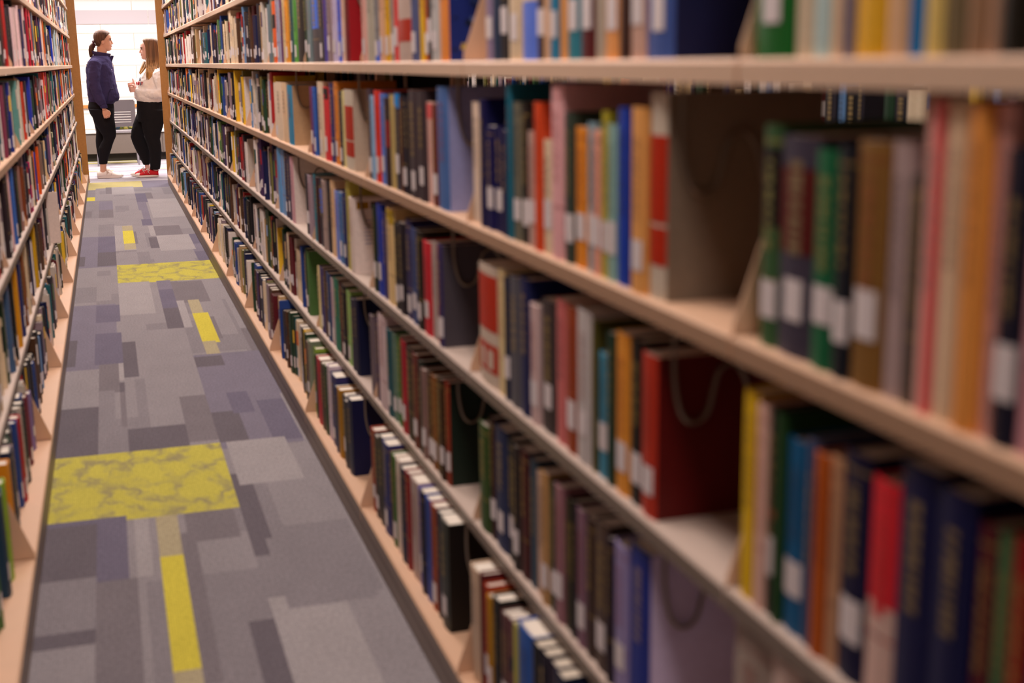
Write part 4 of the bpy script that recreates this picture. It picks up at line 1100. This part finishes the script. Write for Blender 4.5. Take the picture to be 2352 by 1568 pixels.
def person_b():
    Y = 15.30; root = tagit(empty('person', (0, 0, 0)), 'person with long brown-to-blond hair, white sweatshirt, black pants and red sneakers, standing', 'person')
    x0, z0, H = .512, 1.326, .222; sg = -1
    b = MB(); b.hrings(head_rings(x0, z0, H, sg, Y), 28); nose(b, x0, z0, H, sg, Y); ear(b, x0, z0, H, sg, Y)
    b.hrings([(1.20, .46, .60, Y, .10), (1.245, .475, .585, Y, .065), (1.29, .468, .575, Y, .053), (1.34, .455, .575, Y, .05), (1.37, .452, .57, Y, .052)], 20)
    b.hrings([(.74, .40, .60, Y, .16), (.90, .38, .60, Y, .15), (1.02, .38, .60, Y, .15), (1.12, .41, .60, Y, .17), (1.19, .45, .61, Y, .14), (1.22, .48, .60, Y, .08)], 24)
    b.tube([(.575, Y-.17, 1.15, .045), (.60, Y-.215, .97, .038), (.47, Y-.17, .968, .032), (.36, Y-.095, .980, .024), (.335, Y-.085, .985, .022)], 12)
    b.tube([(.575, Y+.17, 1.15, .045), (.58, Y+.215, .98, .038), (.45, Y+.14, 1.00, .032), (.345, Y+.02, 1.025, .024), (.325, Y+.012, 1.03, .022)], 12)
    hand(b, (.306, Y-.070, .998), (-.93, .25, -.12), 1, (-.15, .1, .97), .9, [Vector((.322, Y-.078, 1.018)), Vector((.306, Y-.086, 1.040)), Vector((.290, Y-.080, 1.046)), Vector((.274, Y-.074, 1.042))])
    hand(b, (.298, Y-.005, 1.042), (-.95, -.2, -.1), -1, (-.1, 0, .98), .9, [Vector((.315, Y-.012, 1.062)), Vector((.312, Y-.018, 1.085)), Vector((.308, Y-.022, 1.102)), Vector((.303, Y-.022, 1.114))])
    b.hrings([(z, a, c, Y-.08, w_) for z, a, c, w_ in ((.03, .44, .50, .03), (.07, .445, .515, .034), (.12, .442, .505, .036), (.30, .45, .54, .045), (.42, .42, .53, .05), (.60, .40, .58, .08), (.76, .40, .60, .09))], 18)
    b.hrings([(z, a, c, Y+.085, w_) for z, a, c, w_ in ((.03, .37, .44, .03), (.07, .372, .435, .034), (.14, .365, .42, .036), (.30, .30, .39, .045), (.45, .26, .36, .05), (.60, .30, .42, .08), (.76, .36, .56, .09))], 18)
    b.hrings([(.03, .32, .48, Y-.083, .026), (.045, .40, .48, Y-.083, .026)], 12); b.hrings([(.03, .27, .42, Y+.085, .026), (.045, .35, .42, Y+.085, .026)], 12)
    b.obj('body', M['skinB'], root, True, remesh=.0034, sm=3)
    face(root, x0, z0, H, sg, Y, (.55, .24, .22), (.16, .08, .05), False)
    wh = fabric('white_fleece', (.86, .80, .78))
    t = MB()
    t.hrings([(.852, .345, .615, Y, .170), (.880, .322, .628, Y, .185), (.905, .306, .634, Y, .195), (.95, .308, .637, Y, .200), (1.02, .322, .637, Y, .203), (1.08, .340, .636, Y, .203), (1.13, .366, .634, Y, .20), (1.17, .400, .628, Y, .185), (1.205, .436, .618, Y, .150), (1.235, .465, .602, Y, .105), (1.250, .475, .592, Y, .080)], 30, p=2.25)
    t.tube([(.56, Y-.12, 1.18, .055), (.585, Y-.175, 1.15, .072), (.605, Y-.212, 1.06, .068), (.612, Y-.222, .985, .064), (.590, Y-.222, .945, .062), (.53, Y-.205, .945, .058), (.46, Y-.175, .955, .055), (.395, Y-.130, .968, .050), (.355, Y-.100, .975, .044), (.332, Y-.088, .978, .036)], 18)
    t.tube([(.56, Y+.12, 1.18, .055), (.585, Y+.175, 1.15, .072), (.600, Y+.212, 1.06, .066), (.600, Y+.222, .99, .062), (.55, Y+.20, .965, .056), (.46, Y+.14, .99, .050), (.38, Y+.05, 1.01, .042), (.345, Y+.02, 1.02, .034)], 18)
    t.obj('sweatshirt', wh, root, True, remesh=.006, sm=4, disp=(.024, .07))
    def text(body, p, size, col, m_=None):
        cu = bpy.data.curves.new('print', 'FONT'); cu.body = body; cu.size = size; cu.extrude = .004; cu.align_x = 'CENTER'
        t0 = bpy.data.objects.new('print', cu); C.objects.link(t0); bpy.context.view_layer.update()
        me = bpy.data.meshes.new_from_object(t0.evaluated_get(bpy.context.evaluated_depsgraph_get())); bpy.data.objects.remove(t0)
        o = mesh_obj('chest_print', me, root); me.materials.clear(); me.materials.append(m_); o.location = p; o.rotation_euler = (math.radians(72), 0, math.radians(-42)); return o
    nvp, rdp = mat('navy_print', (.015, .02, .09), .6), mat('red_print', (.45, .02, .03), .6)
    text('E', (.380, Y-.172, 1.088), .055, None, nvp); text('NI', (.350, Y-.145, 1.045), .05, None, rdp); text('T', (.383, Y-.170, 1.040), .045, None, nvp); text('Y', (.395, Y-.182, 1.045), .045, None, rdp)
    bk = fabric('black_denim', (.011, .010, .012)); p = MB()
    p.hrings([(.915, .345, .600, Y, .150), (.86, .330, .620, Y, .165), (.80, .325, .628, Y, .175), (.72, .322, .636, Y, .185), (.66, .318, .640, Y, .186), (.63, .33, .636, Y, .175)][::-1], 26)
    p.hrings([(z, a, c, Y-.088, w_) for z, a, c, w_ in ((.086, .418, .530, .058), (.18, .424, .546, .062), (.28, .428, .562, .066), (.36, .412, .562, .068), (.43, .392, .556, .070), (.50, .375, .572, .080), (.58, .365, .600, .088), (.68, .36, .634, .095), (.76, .40, .62, .09))], 20)
    p.hrings([(z, a, c, Y+.088, w_) for z, a, c, w_ in ((.130, .352, .424, .052), (.20, .325, .438, .058), (.30, .280, .440, .064), (.38, .252, .420, .067), (.455, .233, .390, .070), (.52, .246, .400, .078), (.60, .272, .46, .088), (.68, .306, .52, .095), (.76, .34, .56, .09))], 20)
    p.obj('pants', bk, root, True, remesh=.006, sm=4, disp=(.008, .06))
    rd = mat('red_canvas', (.52, .012, .020), .8); so = mat('white_rubber', (.80, .72, .68), .5); lc = mat('white_lace', (.80, .70, .66), .8)
    shoe(root, .508, .250, Y-.085, rd, so, lc, .47, .07); shoe(root, .450, .205, Y+.085, rd, so, lc, .42, .07)
    hm = mat('ombre_hair', (.3, .15, .06), .55); strands(hm, (.17, .082, .04), (.55, .29, .09), 1.06, 1.36, 45)
    rings = [(z, a, c, Y, w_) for z, a, c, w_ in ((1.098, .462, .480, .200), (1.115, .456, .505, .210), (1.14, .452, .535, .208), (1.17, .452, .565, .198), (1.20, .456, .590, .172), (1.235, .461, .608, .130), (1.28, .466, .620, .100),
        (1.34, .466, .625, .094), (1.41, .461, .625, .093), (1.47, .455, .622, .091), (1.51, .448, .617, .087), (1.535, .445, .608, .079), (1.552, .456, .592, .062), (1.562, .480, .568, .038))]
    hb = MB(); hb.hrings(dense(rings, 3), 56, p=3.2)
    ho = hb.obj('hair', hm, root, True); ho.modifiers.new('r', 'SMOOTH').iterations = 4
    lk = MB(); lk.tube([(.470, Y-.080, 1.30, .010), (.446, Y-.110, 1.235, .012), (.412, Y-.135, 1.19, .010), (.386, Y-.150, 1.16, .004)], 10)
    for k in range(6):
        q = .018*k; lk.tube([(.474+q, Y-.080, 1.34, .003), (.474+q, Y-.092, 1.31, .008), (.470+q*1.1, Y-.118, 1.25, .014), (.462+q*1.1, Y-.182, 1.18, .015), (.455+q*.9, Y-.208, 1.10+.013*k, .004)], 8)
    lk.tube([(.452, Y+.07, 1.30, .014), (.415, Y+.05, 1.22, .016), (.385, Y+.02, 1.17, .006)], 8)
    lk.obj('hair_lock', hm, root, True)
person_a(); person_b()
